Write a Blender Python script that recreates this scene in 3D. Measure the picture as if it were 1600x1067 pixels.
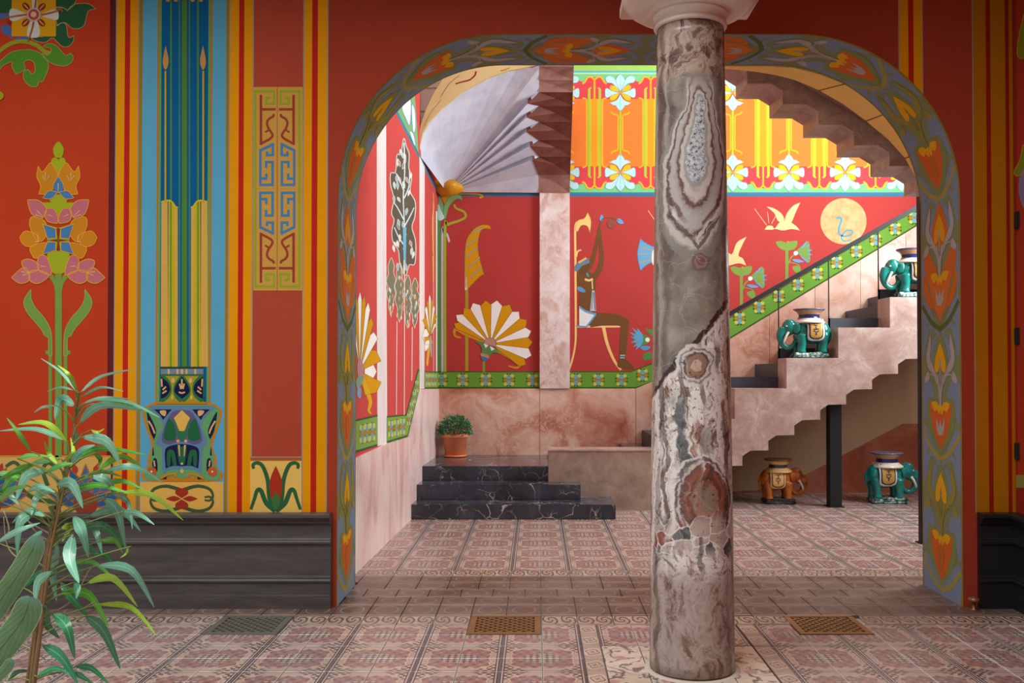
import bpy, bmesh, math, random
import numpy as np
from mathutils import Vector, Matrix, Quaternion
from mathutils.geometry import tessellate_polygon

for o in list(bpy.data.objects): bpy.data.objects.remove(o)
SC = bpy.context.scene
COL = SC.collection
R = math.radians
random.seed(7)

# ------------------------------------------------------------------ camera, sky, lights, exposure
F = 1450.0                       # focal length in pixels of the 1600 px wide frame
HC = 1.40                        # eye height
TILT = R(0.9)
SHX, SHY = -38 / 1600, (43.5 - F * math.tan(TILT)) / 1600
cam_d = bpy.data.cameras.new('camera'); cam = bpy.data.objects.new('camera', cam_d); COL.objects.link(cam)
cam_d.sensor_width = 36; cam_d.lens = F / 1600 * 36
cam_d.shift_x, cam_d.shift_y = SHX, SHY
cam_d.clip_start = 0.05
cam.location = (0, 0, HC); cam.rotation_euler = (R(90) + TILT, 0, 0)
SC.camera = cam

w = bpy.data.worlds.new('sky'); SC.world = w; w.use_nodes = True
bg = w.node_tree.nodes['Background']; bg.inputs[0].default_value = (0.93, 0.97, 1.0, 1); bg.inputs[1].default_value = 0.50

def area(name, loc, rot, sx, sy, power, col=(1, 1, 1)):
    l = bpy.data.lights.new(name, 'AREA'); l.shape = 'RECTANGLE'; l.size = sx; l.size_y = sy; l.energy = power; l.color = col
    o = bpy.data.objects.new(name, l); COL.objects.link(o); o.location = loc; o.rotation_euler = rot
    return o
# the glazed roof over the stair well and the open sky over the patio
area('stairwell_skylight', (1.6, 8.15, 9.2), (0, 0, 0), 5.0, 2.0, 240, (0.95, 0.98, 1.0))
area('side_fill_light', (4.93, 8.1, 3.6), (0, R(90), 0), 2.4, 1.7, 330, (0.96, 0.98, 1.0))  # added lamp out of view, brightens the left wall and the vault
area('patio_skylight', (-2.3, 1.0, 7.4), (R(22), 0, 0), 5.0, 4.0, 600, (0.98, 0.99, 1.0))

SC.view_settings.view_transform = 'Standard'; SC.view_settings.look = 'None'
SC.view_settings.gamma = 1; SC.view_settings.use_curve_mapping = False
SC.view_settings.exposure = 0.0

# ------------------------------------------------------------------ geometry helpers
def ray(px, py):
    u = (px - 800) / 1600 + SHX; v = (533.5 - py) / 1600 + SHY
    dx, dy = u * 1600 / F, v * 1600 / F
    c, s = math.cos(TILT), math.sin(TILT)
    return Vector((dx, c - dy * s, s + dy * c))

class Plane:
    """a real wall plane; a photo point is measured on it once, as a survey would"""
    def __init__(self, O, n): self.O = Vector(O); self.n = Vector(n).normalized()
    def map(self, px, py, off=0.0):
        d = ray(px, py); o = Vector((0, 0, HC))
        t = (self.O - o).dot(self.n) / d.dot(self.n)
        return o + d * t + self.n * off
def at(px, py, Y):
    d = ray(px, py); return Vector((0, 0, HC)) + d * (Y / d.y)
def atZ(px, py, Z):
    d = ray(px, py); return Vector((0, 0, HC)) + d * ((Z - HC) / d.z)

def lin(h):
    if isinstance(h, str):
        h = h.lstrip('#'); h = tuple(int(h[i:i + 2], 16) for i in (0, 2, 4))
    r = []
    for c in h:
        c = c / 255; r.append(c / 12.92 if c <= .04045 else ((c + .055) / 1.055) ** 2.4)
    return (*r, 1.0)

def set_props(o, label=None, cat=None, group=None, kind=None):
    if label: o['label'] = label
    if cat: o['category'] = cat
    if group: o['group'] = group
    if kind: o['kind'] = kind
    return o
def link(o, parent=None):
    COL.objects.link(o)
    if parent is not None: o.parent = parent
    return o
def empty(name, loc=(0, 0, 0), rz=0, **k):
    o = bpy.data.objects.new(name, None); o.location = loc; o.rotation_euler = (0, 0, rz); o.empty_display_size = .1
    link(o); return set_props(o, **k)
def mesh_obj(name, verts, faces, mats, parent=None, fm=None, smooth=False, **k):
    me = bpy.data.meshes.new(name); me.from_pydata([tuple(v) for v in verts], [], faces)
    for m in (mats if isinstance(mats, (list, tuple)) else [mats]): me.materials.append(m)
    if fm: me.polygons.foreach_set('material_index', fm)
    if smooth: me.polygons.foreach_set('use_smooth', [True] * len(me.polygons))
    me.update()
    o = bpy.data.objects.new(name, me); link(o, parent); return set_props(o, **k)
def bm_obj(name, bm, mats, parent=None, smooth=False, **k):
    me = bpy.data.meshes.new(name); bmesh.ops.recalc_face_normals(bm, faces=bm.faces); bm.to_mesh(me); bm.free()
    for m in (mats if isinstance(mats, (list, tuple)) else [mats]): me.materials.append(m)
    if smooth: me.polygons.foreach_set('use_smooth', [True] * len(me.polygons))
    o = bpy.data.objects.new(name, me); link(o, parent); return set_props(o, **k)
def bm_box(bm, x0, x1, y0, y1, z0, z1, bevel=0.0):
    vs = [bm.verts.new((x, y, z)) for x in (x0, x1) for y in (y0, y1) for z in (z0, z1)]
    idx = [(0, 1, 3, 2), (4, 6, 7, 5), (0, 4, 5, 1), (2, 3, 7, 6), (0, 2, 6, 4), (1, 5, 7, 3)]
    fs = [bm.faces.new([vs[i] for i in f]) for f in idx]
    if bevel:
        es = list({e for f in fs for e in f.edges})
        bmesh.ops.bevel(bm, geom=es, offset=bevel, segments=2, affect='EDGES')
def box(name, x0, x1, y0, y1, z0, z1, mat, parent=None, bevel=0.0, **k):
    bm = bmesh.new(); bm_box(bm, x0, x1, y0, y1, z0, z1, bevel); return bm_obj(name, bm, mat, parent, **k)
def extrude_poly(name, pts, vec, mats, parent=None, fm_side=None, **k):
    """pts: planar 3D outline, extruded by vec into a solid"""
    n = len(pts); v = [Vector(p) for p in pts] + [Vector(p) + Vector(vec) for p in pts]
    a = Vector(pts[1]) - Vector(pts[0])
    tris = tessellate_polygon([[Vector(p) for p in pts]])
    faces = [tuple(t) for t in tris] + [tuple(i + n for i in reversed(t)) for t in tris]
    fm = [0] * len(faces)
    for i in range(n):
        j = (i + 1) % n; faces.append((i, j, j + n, i + n)); fm.append(fm_side[i] if fm_side else 0)
    me = bpy.data.meshes.new(name); me.from_pydata([tuple(p) for p in v], [], faces)
    for m in (mats if isinstance(mats, (list, tuple)) else [mats]): me.materials.append(m)
    me.polygons.foreach_set('material_index', fm)
    bm = bmesh.new(); bm.from_mesh(me); bmesh.ops.recalc_face_normals(bm, faces=bm.faces); bm.to_mesh(me); bm.free()
    o = bpy.data.objects.new(name, me); link(o, parent); return set_props(o, **k)
def lathe_verts(prof, seg=48):
    vs, fs = [], []
    for r, z in prof:
        for i in range(seg):
            a = 2 * math.pi * i / seg; vs.append((r * math.cos(a), r * math.sin(a), z))
    for k in range(len(prof) - 1):
        for i in range(seg):
            j = (i + 1) % seg; fs.append((k * seg + i, k * seg + j, (k + 1) * seg + j, (k + 1) * seg + i))
    return vs, fs
def lathe(name, prof, mats, parent=None, seg=48, band_mat=None, cap=True, **k):
    vs, fs = lathe_verts(prof, seg); fm = None
    if band_mat: fm = [band_mat[b // seg] for b in range(len(fs))]
    if cap:
        n = len(prof) - 1
        fs = fs + [tuple(reversed(range(seg))), tuple(n * seg + i for i in range(seg))]
        if fm: fm = fm + [fm[0], fm[-1]]
    return mesh_obj(name, vs, fs, mats, parent, fm, smooth=True, **k)

# ------------------------------------------------------------------ node helpers
class S:
    """a shader socket with arithmetic"""
    def __init__(s, nt, sock): s.nt, s.k = nt, sock
    def _m(s, op, *a):
        n = s.nt.nodes.new('ShaderNodeMath'); n.operation = op
        for i, x in enumerate((s,) + a):
            if isinstance(x, S): s.nt.links.new(x.k, n.inputs[i])
            else: n.inputs[i].default_value = x
        return S(s.nt, n.outputs[0])
    def __add__(s, o): return s._m('ADD', o)
    __radd__ = __add__
    def __sub__(s, o): return s._m('SUBTRACT', o)
    def __rsub__(s, o): return (s * -1.0) + o
    def __mul__(s, o): return s._m('MULTIPLY', o)
    __rmul__ = __mul__
    def __truediv__(s, o): return s._m('DIVIDE', o)
    def sin(s): return s._m('SINE')
    def cos(s): return s._m('COSINE')
    def abs(s): return s._m('ABSOLUTE')
    def sqrt(s): return s._m('SQRT')
    def frac(s): return s._m('FRACT')
    def floor(s): return s._m('FLOOR')
    def min(s, o): return s._m('MINIMUM', o)
    def max(s, o): return s._m('MAXIMUM', o)
    def atan2(s, o): return s._m('ARCTAN2', o)
    def gt(s, o): return s._m('GREATER_THAN', o)
    def lt(s, o): return s._m('LESS_THAN', o)
    def pow(s, o): return s._m('POWER', o)
    def step(s, a, b):
        n = s.nt.nodes.new('ShaderNodeMapRange'); n.interpolation_type = 'SMOOTHSTEP'
        s.nt.links.new(s.k, n.inputs[0]); n.inputs[1].default_value = a; n.inputs[2].default_value = b
        return S(s.nt, n.outputs[0])
    def near(s, c, w): return 1.0 - (s - c).abs().step(w * .55, w)
class NT:
    def __init__(self, name, rough=.6, spec=.4, metal=0.0):
        self.mat = bpy.data.materials.new(name); self.mat.use_nodes = True
        self.nt = self.mat.node_tree; self.b = self.nt.nodes['Principled BSDF']
        self.b.inputs['Roughness'].default_value = rough; self.b.inputs['Specular IOR Level'].default_value = spec
        self.b.inputs['Metallic'].default_value = metal
        self.tc = self.nt.nodes.new('ShaderNodeTexCoord')
    def node(self, t): return self.nt.nodes.new(t)
    def coord(self, which='Object'): return S(self.nt, self.tc.outputs[which])
    def pos(self):
        g = self.node('ShaderNodeNewGeometry'); return S(self.nt, g.outputs['Position'])
    def rnd(self):
        g = self.node('ShaderNodeObjectInfo'); return S(self.nt, g.outputs['Random'])
    def sep(self, v):
        n = self.node('ShaderNodeSeparateXYZ'); self.nt.links.new(v.k, n.inputs[0]); return [S(self.nt, o) for o in n.outputs]
    def comb(self, x, y, z):
        n = self.node('ShaderNodeCombineXYZ')
        for i, q in enumerate((x, y, z)):
            if isinstance(q, S): self.nt.links.new(q.k, n.inputs[i])
            else: n.inputs[i].default_value = q
        return S(self.nt, n.outputs[0])
    def scale(self, v, s):
        n = self.node('ShaderNodeVectorMath'); n.operation = 'MULTIPLY'; self.nt.links.new(v.k, n.inputs[0]); n.inputs[1].default_value = s
        return S(self.nt, n.outputs[0])
    def vadd(self, v, o):
        n = self.node('ShaderNodeVectorMath'); n.operation = 'ADD'; self.nt.links.new(v.k, n.inputs[0])
        if isinstance(o, S): self.nt.links.new(o.k, n.inputs[1])
        else: n.inputs[1].default_value = o
        return S(self.nt, n.outputs[0])
    def noise(self, v, scale, detail=4, rough=.55, dist=0.0, color=False):
        n = self.node('ShaderNodeTexNoise'); self.nt.links.new(v.k, n.inputs['Vector'])
        n.inputs['Scale'].default_value = scale; n.inputs['Detail'].default_value = detail
        n.inputs['Roughness'].default_value = rough; n.inputs['Distortion'].default_value = dist
        return S(self.nt, n.outputs['Color' if color else 'Fac'])
    def warp(self, v, scale, amt, detail=3):
        c = self.noise(v, scale, detail, color=True)
        c = self.vadd(c, (-.5, -.5, -.5)); return self.vadd(v, self.scale(c, (amt, amt, amt)))
    def voro(self, v, scale, feature='F1', out='Distance', rnd=1.0):
        n = self.node('ShaderNodeTexVoronoi'); n.feature = feature; self.nt.links.new(v.k, n.inputs['Vector'])
        n.inputs['Scale'].default_value = scale; n.inputs['Randomness'].default_value = rnd
        return S(self.nt, n.outputs[out])
    def col(self, c):
        n = self.node('ShaderNodeRGB'); n.outputs[0].default_value = lin(c); return S(self.nt, n.outputs[0])
    def mix(self, f, a, b, mode='MIX'):
        n = self.node('ShaderNodeMix'); n.data_type = 'RGBA'; n.blend_type = mode
        if isinstance(f, S): self.nt.links.new(f.k, n.inputs[0])
        else: n.inputs[0].default_value = f
        for i, q in ((6, a), (7, b)):
            if isinstance(q, S): self.nt.links.new(q.k, n.inputs[i])
            else: n.inputs[i].default_value = lin(q)
        return S(self.nt, n.outputs[2])
    def ramp(self, f, stops):
        n = self.node('ShaderNodeValToRGB'); self.nt.links.new(f.k, n.inputs[0]); e = n.color_ramp.elements
        for i, (p, c) in enumerate(stops):
            if i < 2: e[i].position = p; e[i].color = lin(c)
            else: q = e.new(p); q.color = lin(c)
        return S(self.nt, n.outputs[0])
    def out(self, c, bump=None, bs=.3, bd=.01):
        self.nt.links.new(c.k, self.b.inputs['Base Color'])
        if bump is not None:
            n = self.node('ShaderNodeBump'); n.inputs['Strength'].default_value = bs; n.inputs['Distance'].default_value = bd
            self.nt.links.new(bump.k, n.inputs['Height']); self.nt.links.new(n.outputs[0], self.b.inputs['Normal'])
        return self.mat
_P = {}
def paint(c, var=.10, rough=.75, scale=3.0):
    """flat wall paint of one colour with the faint cloudiness of brushed distemper"""
    key = (c, var, rough)
    if key in _P: return _P[key]
    t = NT('paint', rough, .06); p = t.pos()
    n = t.noise(p, scale, 5, .6); n2 = t.noise(p, 22, 3, .6)
    a = lin(c); d = t.node('ShaderNodeHueSaturation')
    val = (n - .5) * (2.2 * var) + (n2 - .5) * (var * .9) + 1.0
    t.nt.links.new(val.k, d.inputs['Value']); d.inputs['Color'].default_value = a
    _P[key] = t.out(S(t.nt, d.outputs[0])); return _P[key]
# ------------------------------------------------------------------ materials
def marble_pink(name, lo, mid, hi, stretch=(1, 1, 1), vein=.5, rough=.28):
    t = NT(name, rough, .4); p = t.scale(t.pos(), stretch)
    p = t.warp(p, 1.6, .7, 4)
    n = t.noise(p, 2.1, 7, .62, .6)
    c = t.ramp(n, [(.28, lo), (.46, mid), (.68, hi)])
    m = t.noise(p, 5.5, 5, .6, 1.2); v = 1.0 - (m - .5).abs().step(0.0, .045)
    big = t.noise(p, 1.1, 3, .5).step(.45, .62)
    c = t.mix(v * big * vein, c, hi)
    d = t.noise(p, 3.2, 6, .7, 1.0).step(.60, .74)
    c = t.mix(d * .55, c, lo)
    g = t.noise(t.pos(), 60, 3, .6); c = t.mix((g - .35) * .22, c, '#ffffff', 'MULTIPLY')
    return t.out(c)
MARBLE_BACK = marble_pink('pink_marble', '#a9583f', '#d29a83', '#efd3c1')
MARBLE_BACK2 = marble_pink('pink_marble_light', '#a85c40', '#cf9c84', '#e6c9b8')
MARBLE_LEFT = marble_pink('rose_marble', '#cf968d', '#ecd2cc', '#f8ece8', (2.6, 1.3, .42), .6)
MARBLE_PILASTER = marble_pink('pilaster_marble', '#bd8a6c', '#dcc6c0', '#f0e8e6', (2.6, 2.6, 1.9), .7, .35)
MARBLE_WHITE = marble_pink('white_marble', '#d8d2d0', '#ebe7e4', '#f7f4f2', (3, 3, .8), .3, .4)

def make_stair_stone():
    t = NT('stair_stone', .35, .4); p = t.warp(t.pos(), 2.0, .4, 4)
    c = t.ramp(t.noise(p, 3.2, 7, .68, .3), [(.30, '#927468'), (.5, '#ad948a'), (.72, '#cfc2bc')])
    c = t.mix((t.noise(t.pos(), 40, 4, .7) - .4) * .45, c, '#92695d')
    s = t.voro(t.warp(t.pos(), 3, .3), 2.1, 'DISTANCE_TO_EDGE'); c = t.mix((1.0 - s.step(.0, .012)) * .35, c, '#8a6258')
    return t.out(c)
STONE = make_stair_stone()
def make_brown_stone():
    t = NT('brown_stone', .45, .3); p = t.warp(t.pos(), 1.6, .4)
    c = t.ramp(t.noise(p, 6, 7, .7), [(.3, '#8a7465'), (.5, '#a08a7a'), (.7, '#b09c8c')])
    return t.out(c)
BROWN_STONE = make_brown_stone()
def make_soffit(name='soffit_stone', k=1.0):
    t = NT(name, .6, .3); p = t.warp(t.pos(), 2, .3)
    c = t.ramp(t.noise(p, 5, 7, .7), [(.3, '#8a6256'), (.5, '#a0776b'), (.7, '#b3938b')])
    c = t.mix((t.noise(t.scale(t.pos(), (1, 1, 8)), 4, 5, .6) - .3) * .4, c, '#7c544a')
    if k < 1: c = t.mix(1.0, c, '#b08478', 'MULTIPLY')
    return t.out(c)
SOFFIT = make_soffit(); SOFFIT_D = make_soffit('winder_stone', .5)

def make_black_marble():
    t = NT('black_marble', .16, .5); p0 = t.pos(); p = t.warp(t.scale(p0, (1, 1, .9)), 2.2, .55, 4)
    base = t.ramp(t.noise(p, 3, 6, .6), [(.3, '#282c34'), (.55, '#3a3f4a'), (.8, '#555a66')])
    v1 = t.voro(t.scale(p, (1.0, 1.2, 2.4)), 2.6, 'DISTANCE_TO_EDGE'); v2 = t.voro(p, 8.0, 'DISTANCE_TO_EDGE')
    m = t.noise(p0, 2.6, 3, .5).step(.42, .62); m2 = t.noise(p0, 5.0, 3, .5).step(.5, .68)
    f = (1.0 - v1.step(.0, .020)) * m * .9 + (1.0 - v2.step(.0, .034)) * m2 * .55
    return t.out(t.mix(f, base, '#cfcdca'))
BLACK_MARBLE = make_black_marble()

def simple(name, c, rough=.5, spec=.4, metal=0.0, var=.12, sc=8):
    t = NT(name, rough, spec, metal); n = t.noise(t.coord(), sc, 5, .6)
    d = t.node('ShaderNodeHueSaturation'); d.inputs['Color'].default_value = lin(c)
    v = (n - .5) * (2 * var) + 1.0; t.nt.links.new(v.k, d.inputs['Value'])
    return t.out(S(t.nt, d.outputs[0]))
STEEL = simple('dark_steel', '#1e2023', .55, .3, .0)
STEEL_B = simple('blued_steel', '#40454e', .5, .5, .2)
BRASS = simple('old_brass', '#9a7650', .45, .5, .6)
IRON = simple('grate_iron', '#8a867c', .4, .5, .6)
DARKHOLE = simple('shaft_shade', '#120c09', .9, .1)
def make_dado():
    t = NT('dark_wood', .38, .45); p = t.pos()
    n = t.noise(t.scale(p, (1.2, 3, 9)), 2.5, 6, .65, .6)
    c = t.ramp(n, [(.25, '#37322f'), (.5, '#484240'), (.75, '#57504c')])
    k = t.noise(p, 1.6, 4, .6).step(.5, .75); c = t.mix(k * .35, c, '#5a463c')
    return t.out(c, n, .08)
DADO = make_dado()
DADO_SHADED = simple('shaded_dark_wood', '#1d1b1c', .42, .4, 0, .3, 5)  # darker wainscot wood, the right corner's shade put into its colour
GROUT = simple('grout', '#c2b8ae', .85, .2)

# ---- encaustic floor tiles: printed patterns on real tiles -----------------------------------
def finish_tile(t, c, uvrnd):
    p = t.pos()
    wear = t.noise(p, 1.3, 4, .6); c = t.mix((wear - .4).max(0.0) * .9, c, '#b3a098')
    g = t.noise(p, 45, 4, .65); c = t.mix(g.step(.5, .72) * .20, c, '#6e5148')
    v = (uvrnd - .5) * .14 + .92
    d = t.node('ShaderNodeHueSaturation'); d.inputs['Saturation'].default_value = .80; t.nt.links.new(c.k, d.inputs['Color']); t.nt.links.new(v.k, d.inputs['Value'])
    return t.out(S(t.nt, d.outputs[0]), g, .04)
def tile_field():
    t = NT('tile_carpet', .26, .5); u, v, _ = t.sep(t.coord('UV')); p = t.pos(); rr = t.rnd()
    wv = t.noise(p, 24, 5, .7); w2 = t.noise(p, 55, 4, .7)
    c = t.ramp(t.noise(t.warp(p, 7, .10), 10, 6, .7), [(.3, '#7f4b42'), (.46, '#a06a5f'), (.58, '#8c6a6c'), (.72, '#b08a80')])
    lf = ((u * 19.0 + 1.0).sin() * (v * 17.0).sin() + (wv - .5) * 2.4)
    c = t.mix(lf.step(.45, .70) * .5, c, '#5f4644'); c = t.mix(lf.lt(-.75) * .35, c, '#c4a99a')
    # scalloped cream contour round the carpet field, with dark scrolls in the corners
    wob = (u * 26.0).sin() * .022 + (v * 23.0).sin() * .022 + (wv - .5) * .16
    e = (u * .98).max(v * 1.02).max((u + v) * .57) + wob
    c = t.mix(e.step(.69, .73) * .8, c, '#cbb294')
    c = t.mix(e.step(.75, .80), c, '#9c7c74')
    fl = ((u * 31.0).sin() * (v * 29.0).sin() + (w2 - .5) * 2.2)
    cor = (u + v).step(1.22, 1.42); c = t.mix((1.0 - cor) * e.step(.78, .82) * .75, c, '#bfa490')
    c = t.mix(e.step(.76, .80) * cor * fl.step(.0, .25) * .85, c, '#493834')
    c = t.mix(e.step(.76, .80) * cor * fl.lt(-.35) * .8, c, '#d0b899')
    # fretted medallion in the middle of four tiles
    uu = u + (wv - .5) * .05; vv = v + (w2 - .5) * .05
    inm = (uu.lt(.44) * vv.lt(.20)).max(uu.lt(.28) * vv.lt(.33))
    fr = (((uu * 40.0).sin() + (vv * 46.0 + .4).sin()).gt(.35))
    c = t.mix(inm * fr * .75, c, '#c0b8a6'); c = t.mix(inm * (1.0 - fr) * .65, c, '#64564f')
    for a, b, q in ((.885, .915, '#46373c'), (.945, .985, '#564349')): c = t.mix(u.gt(a) * u.lt(b), c, q)
    c = t.mix(u.gt(.915) * u.lt(.945), c, '#bcaca0')
    c = t.mix(v.gt(.925) * v.lt(.955), c, '#6f6466')
    c = t.mix(u.lt(.022).max(u.gt(.988)) * .85, c, '#d9d0ca'); c = t.mix(v.lt(.014) * .6, c, '#cfc5be')
    return finish_tile(t, c, rr)
def tile_scroll():
    t = NT('tile_scroll_border', .32, .45); u, v, _ = t.sep(t.coord('UV')); p = t.pos()
    a = (u * 2.0).frac() - .5; b = v - .52
    r = (a * a + b * b * .8).sqrt(); th = b.atan2(a)
    sp = ((r * 21.0) + th * 2.0 + (t.noise(p, 12, 3) - .5) * 4.0).sin() + (t.noise(p, 40, 3) - .5) * .6
    c = t.ramp(t.noise(p, 10, 4, .6), [(.3, '#a3896c'), (.6, '#bea386')])
    c = t.mix(sp.step(.15, .4) * r.lt(.50) * .9, c, '#43372f')
    c = t.mix(sp.lt(-.75) * r.lt(.36) * .6, c, '#a0665a')
    c = t.mix(v.gt(.90).max(v.lt(.08)), c, '#8a7468')
    c = t.mix(v.gt(.93) * v.lt(.965), c, '#4f4340')
    return finish_tile(t, c, t.rnd())
def tile_plain():
    t = NT('tile_outer_border', .34, .45); u, v, _ = t.sep(t.coord('UV')); p = t.pos()
    c = t.ramp(t.noise(t.warp(p, 6, .1), 7, 5, .6), [(.3, '#513629'), (.55, '#624435'), (.75, '#785c50')])
    a = (u - .5).abs(); b = (v - .5).abs()
    x = (a - b).abs().lt(.07) * a.lt(.26); r = (a * a + b * b).sqrt()
    c = t.mix((x.max(r.lt(.06))) * .30, c, '#5d463c')
    c = t.mix((r.near(.33, .02)) * .35, c, '#c9ab8d')
    c = t.mix(b.gt(.42) * b.lt(.455) * .7, c, '#c2a892')
    return finish_tile(t, c, t.rnd())
def tile_floral():
    t = NT('tile_cream_floral', .30, .45); u, v, _ = t.sep(t.coord('UV')); p = t.pos()
    c = t.ramp(t.noise(p, 8, 4, .6), [(.3, '#c9b391'), (.6, '#dccbb0')])
    q = t.warp(p, 6, .14, 3)
    m = (t.noise(q, 8, 2, .5, .6) - .5).abs()
    c = t.mix((1.0 - m.step(.014, .032)) * .9, c, '#4a4148')
    d = t.voro(t.warp(p, 14, .03), 8.5); c = t.mix((1.0 - d.step(.24, .30)) * .85, c, '#b9796a')
    d2 = t.voro(t.vadd(t.warp(p, 20, .05), (3.1, 1.7, 0)), 13); c = t.mix((1.0 - d2.step(.16, .22)) * .8, c, '#6a5d62')
    return finish_tile(t, c, t.rnd())
def tile_strip():
    t = NT('tile_medallion_strip', .32, .45); u, v, _ = t.sep(t.coord('UV')); p = t.pos()
    c = t.ramp(t.noise(p, 9, 4, .6), [(.3, '#b79b7c'), (.6, '#cdb496')])
    a = u - .5; b = (v - .5) * 1.6; r = (a * a + b * b).sqrt(); th = b.atan2(a)
    rr = r + (th * 4.0).sin() * .05 + (t.noise(p, 40, 3) - .5) * .1
    c = t.mix(rr.near(.30, .05) * .85, c, '#55494a'); c = t.mix(rr.lt(.12) * .8, c, '#7b5f5d')
    c = t.mix(rr.gt(.52) * .5, c, '#8b6c5e')
    c = t.mix((a.abs()).gt(.43), c, '#5b474c')
    return finish_tile(t, c, t.rnd())
T_FIELD, T_SCROLL, T_PLAIN, T_FLORAL, T_STRIP = tile_field(), tile_scroll(), tile_plain(), tile_floral(), tile_strip()

# ---- the onyx marble of the column ----------------------------------------------------------
def column_marble():
    t = NT('onyx_marble', .26, .45); x, y, z = t.sep(t.coord())
    th = x.atan2(y * -1.0); a = th * .18
    P = t.comb(a, z, 0.0)
    P1 = t.warp(P, 4.5, .10, 4); P2 = t.warp(P1, 17, .035, 4)
    a2, z2, _ = t.sep(P2); a1, z1, _ = t.sep(P1)
    L = t.noise(P2, 6, 7, .65); L2 = t.noise(P2, 22, 6, .7); L3 = t.noise(P1, 2.2, 4, .55)
    # ground of the stone: olive grey above, pink grey breccia below
    c = t.ramp(L * .6 + L3 * .4, [(.36, '#4f463f'), (.46, '#746a5f'), (.54, '#867b6e'), (.62, '#9c9186'), (.72, '#7d6257')])
    LB = t.noise(t.scale(P2, (1.5, .8, 1.0)), 6.5, 9, .72, .8)
    low = t.ramp(LB, [(.30, '#352826'), (.37, '#7a4c3d'), (.42, '#a98473'), (.46, '#d9cec6'), (.53, '#e6dfd9'), (.57, '#a38f84'), (.62, '#5d4a44'), (.66, '#96705f'), (.74, '#cfc2b8')])
    diag = z2 - a2 * 1.0                                    # the dark seam runs up to the right
    lower = 1.0 - diag.step(1.50, 1.54)
    c = t.mix(lower, c, low)
    foot = 1.0 - z2.step(.40, .55)
    c = t.mix(foot * .8, c, t.ramp(LB, [(.30, '#3f332f'), (.42, '#7a6158'), (.50, '#94796f'), (.57, '#a39188'), (.64, '#77706b'), (.74, '#4f4541')]))
    top = z2.step(2.70, 2.78)
    c = t.mix(top, c, t.ramp(t.noise(P2, 9, 6, .7, 1.0), [(.34, '#4a3029'), (.46, '#6f5347'), (.54, '#ab9583'), (.66, '#8a6d5c')]))
    # brown flow bands along both flanks
    fl = ((a2 * 75.0) + (z2 * 3.0).sin() * 2.4 + L * 5.0).sin()
    flank = a1.abs().step(.10, .17)
    c = t.mix(flank * fl.step(.1, .5) * .55, c, '#5a4138')
    c = t.mix(flank * (1.0 - fl.step(-.8, -.5)) * .40, c, '#b9aaa0')
    # the dark seam itself
    c = t.mix(diag.near(1.53, .020), c, '#3c2b2a'); c = t.mix(diag.near(1.495, .016) * .8, c, '#d9cfc8')
    # long nodule near the top: white speckled core inside grey, cream and red-brown shells that sag downwards
    sp = t.noise(P, 60, 5, .8); brk = t.noise(P1, 7, 3, .5)
    cl = ((z2 - 2.36) / .24).max(0.0).min(1.0); da = a2 - .004 - (z2 - 2.4) * .05; dz = z2 - (cl * .24 + 2.36)
    up = dz.max(0.0) * .9; dn = (dz * -1.0).max(0.0) * .36; wdt = 1.25 - cl * .72
    q = (da * da / (wdt * wdt) + up * up + dn * dn).sqrt() + (L2 - .5) * .030
    cap = 1.0 - z.step(2.66, 2.76)
    for lim, colr, f_ in ((.175, '#8b8178', .7), (.150, '#c3b8ae', .8), (.132, '#533530', .9), (.118, '#b3a9a2', .85), (.092, '#9a9089', .9), (.082, '#5d3a34', .9), (.070, '#c0b3a8', .9), (.052, '#8d8a87', .9)):
        c = t.mix((1.0 - q.step(lim - .005, lim + .005)) * cap * f_, c, colr)
    core = (1.0 - q.step(.034, .042)) * (1.0 - z.step(2.62, 2.70)) * z.step(2.20, 2.26)
    c = t.mix(core, c, t.ramp(sp, [(.41, '#33363c'), (.47, '#9fa0a2'), (.60, '#c9c8c6')]))
    # chevrons under it
    ch = z2 + a2.abs() * -1.1
    for z0, wd, colr in ((2.03, .018, '#5e3733'), (1.995, .014, '#cfc6bf'), (1.955, .016, '#4b3a38')):
        c = t.mix(ch.near(z0, wd) * (1.0 - a1.abs().step(.12, .15)) * brk.step(.4, .5) * .8, c, colr)
    def eye(c, a0, z0, ra, rz, rings):
        da = (a2 - a0) / ra; dz = (z2 - z0) / rz; e = (da * da + dz * dz).sqrt()
        e = e + (L - .5) * .9 + (L2 - .5) * .35
        for lim, colr in rings: c = t.mix((1.0 - e.step(lim - .04, lim + .04)) * .92, c, colr)
        return c
    c = eye(c, .01, 1.88, .050, .040, ((1.0, '#6a5a52'), (.75, '#8a6f66'), (.45, '#77504a')))
    c = eye(c, .005, 1.415, .075, .080, ((1.25, '#cfc4bb'), (1.0, '#7d7773'), (.86, '#cabdb5'), (.72, '#4d3532'), (.6, '#94705f'), (.3, '#c4a48f')))
    # dark blue-grey wedge and pale tongue
    wdg = (1.0 - ((a2 + .10 - (1.25 - z2) * .18).abs() + (L - .5) * .09).step(.020, .034)) * z2.step(.90, 1.0) * (1.0 - z2.step(1.22, 1.36))
    c = t.mix(wdg * .9, c, t.ramp(L2, [(.35, '#33383b'), (.65, '#5f6665')]))
    tong = (1.0 - ((a2 - .04).abs() + (L - .5) * .08).step(.02, .032)) * z2.step(.92, .98) * (1.0 - z2.step(1.10, 1.20))
    c = t.mix(tong * .9, c, '#a49c93')
    c = eye(c, .035, .80, .115, .165, ((1.32, '#d9d2cc'), (1.2, '#5a4a46'), (1.08, '#cdc0b8'), (.98, '#6b3c31'), (.80, '#8f5743'), (.62, '#6d4030'), (.45, '#9a6e58'), (.3, '#857563')))
    # breccia of red and black chips, quartz between
    vor = t.voro(P2, 13, 'DISTANCE_TO_EDGE'); vc = t.voro(P2, 13, 'F1', 'Color')
    vr, vg, vb = t.sep(vc)
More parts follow.
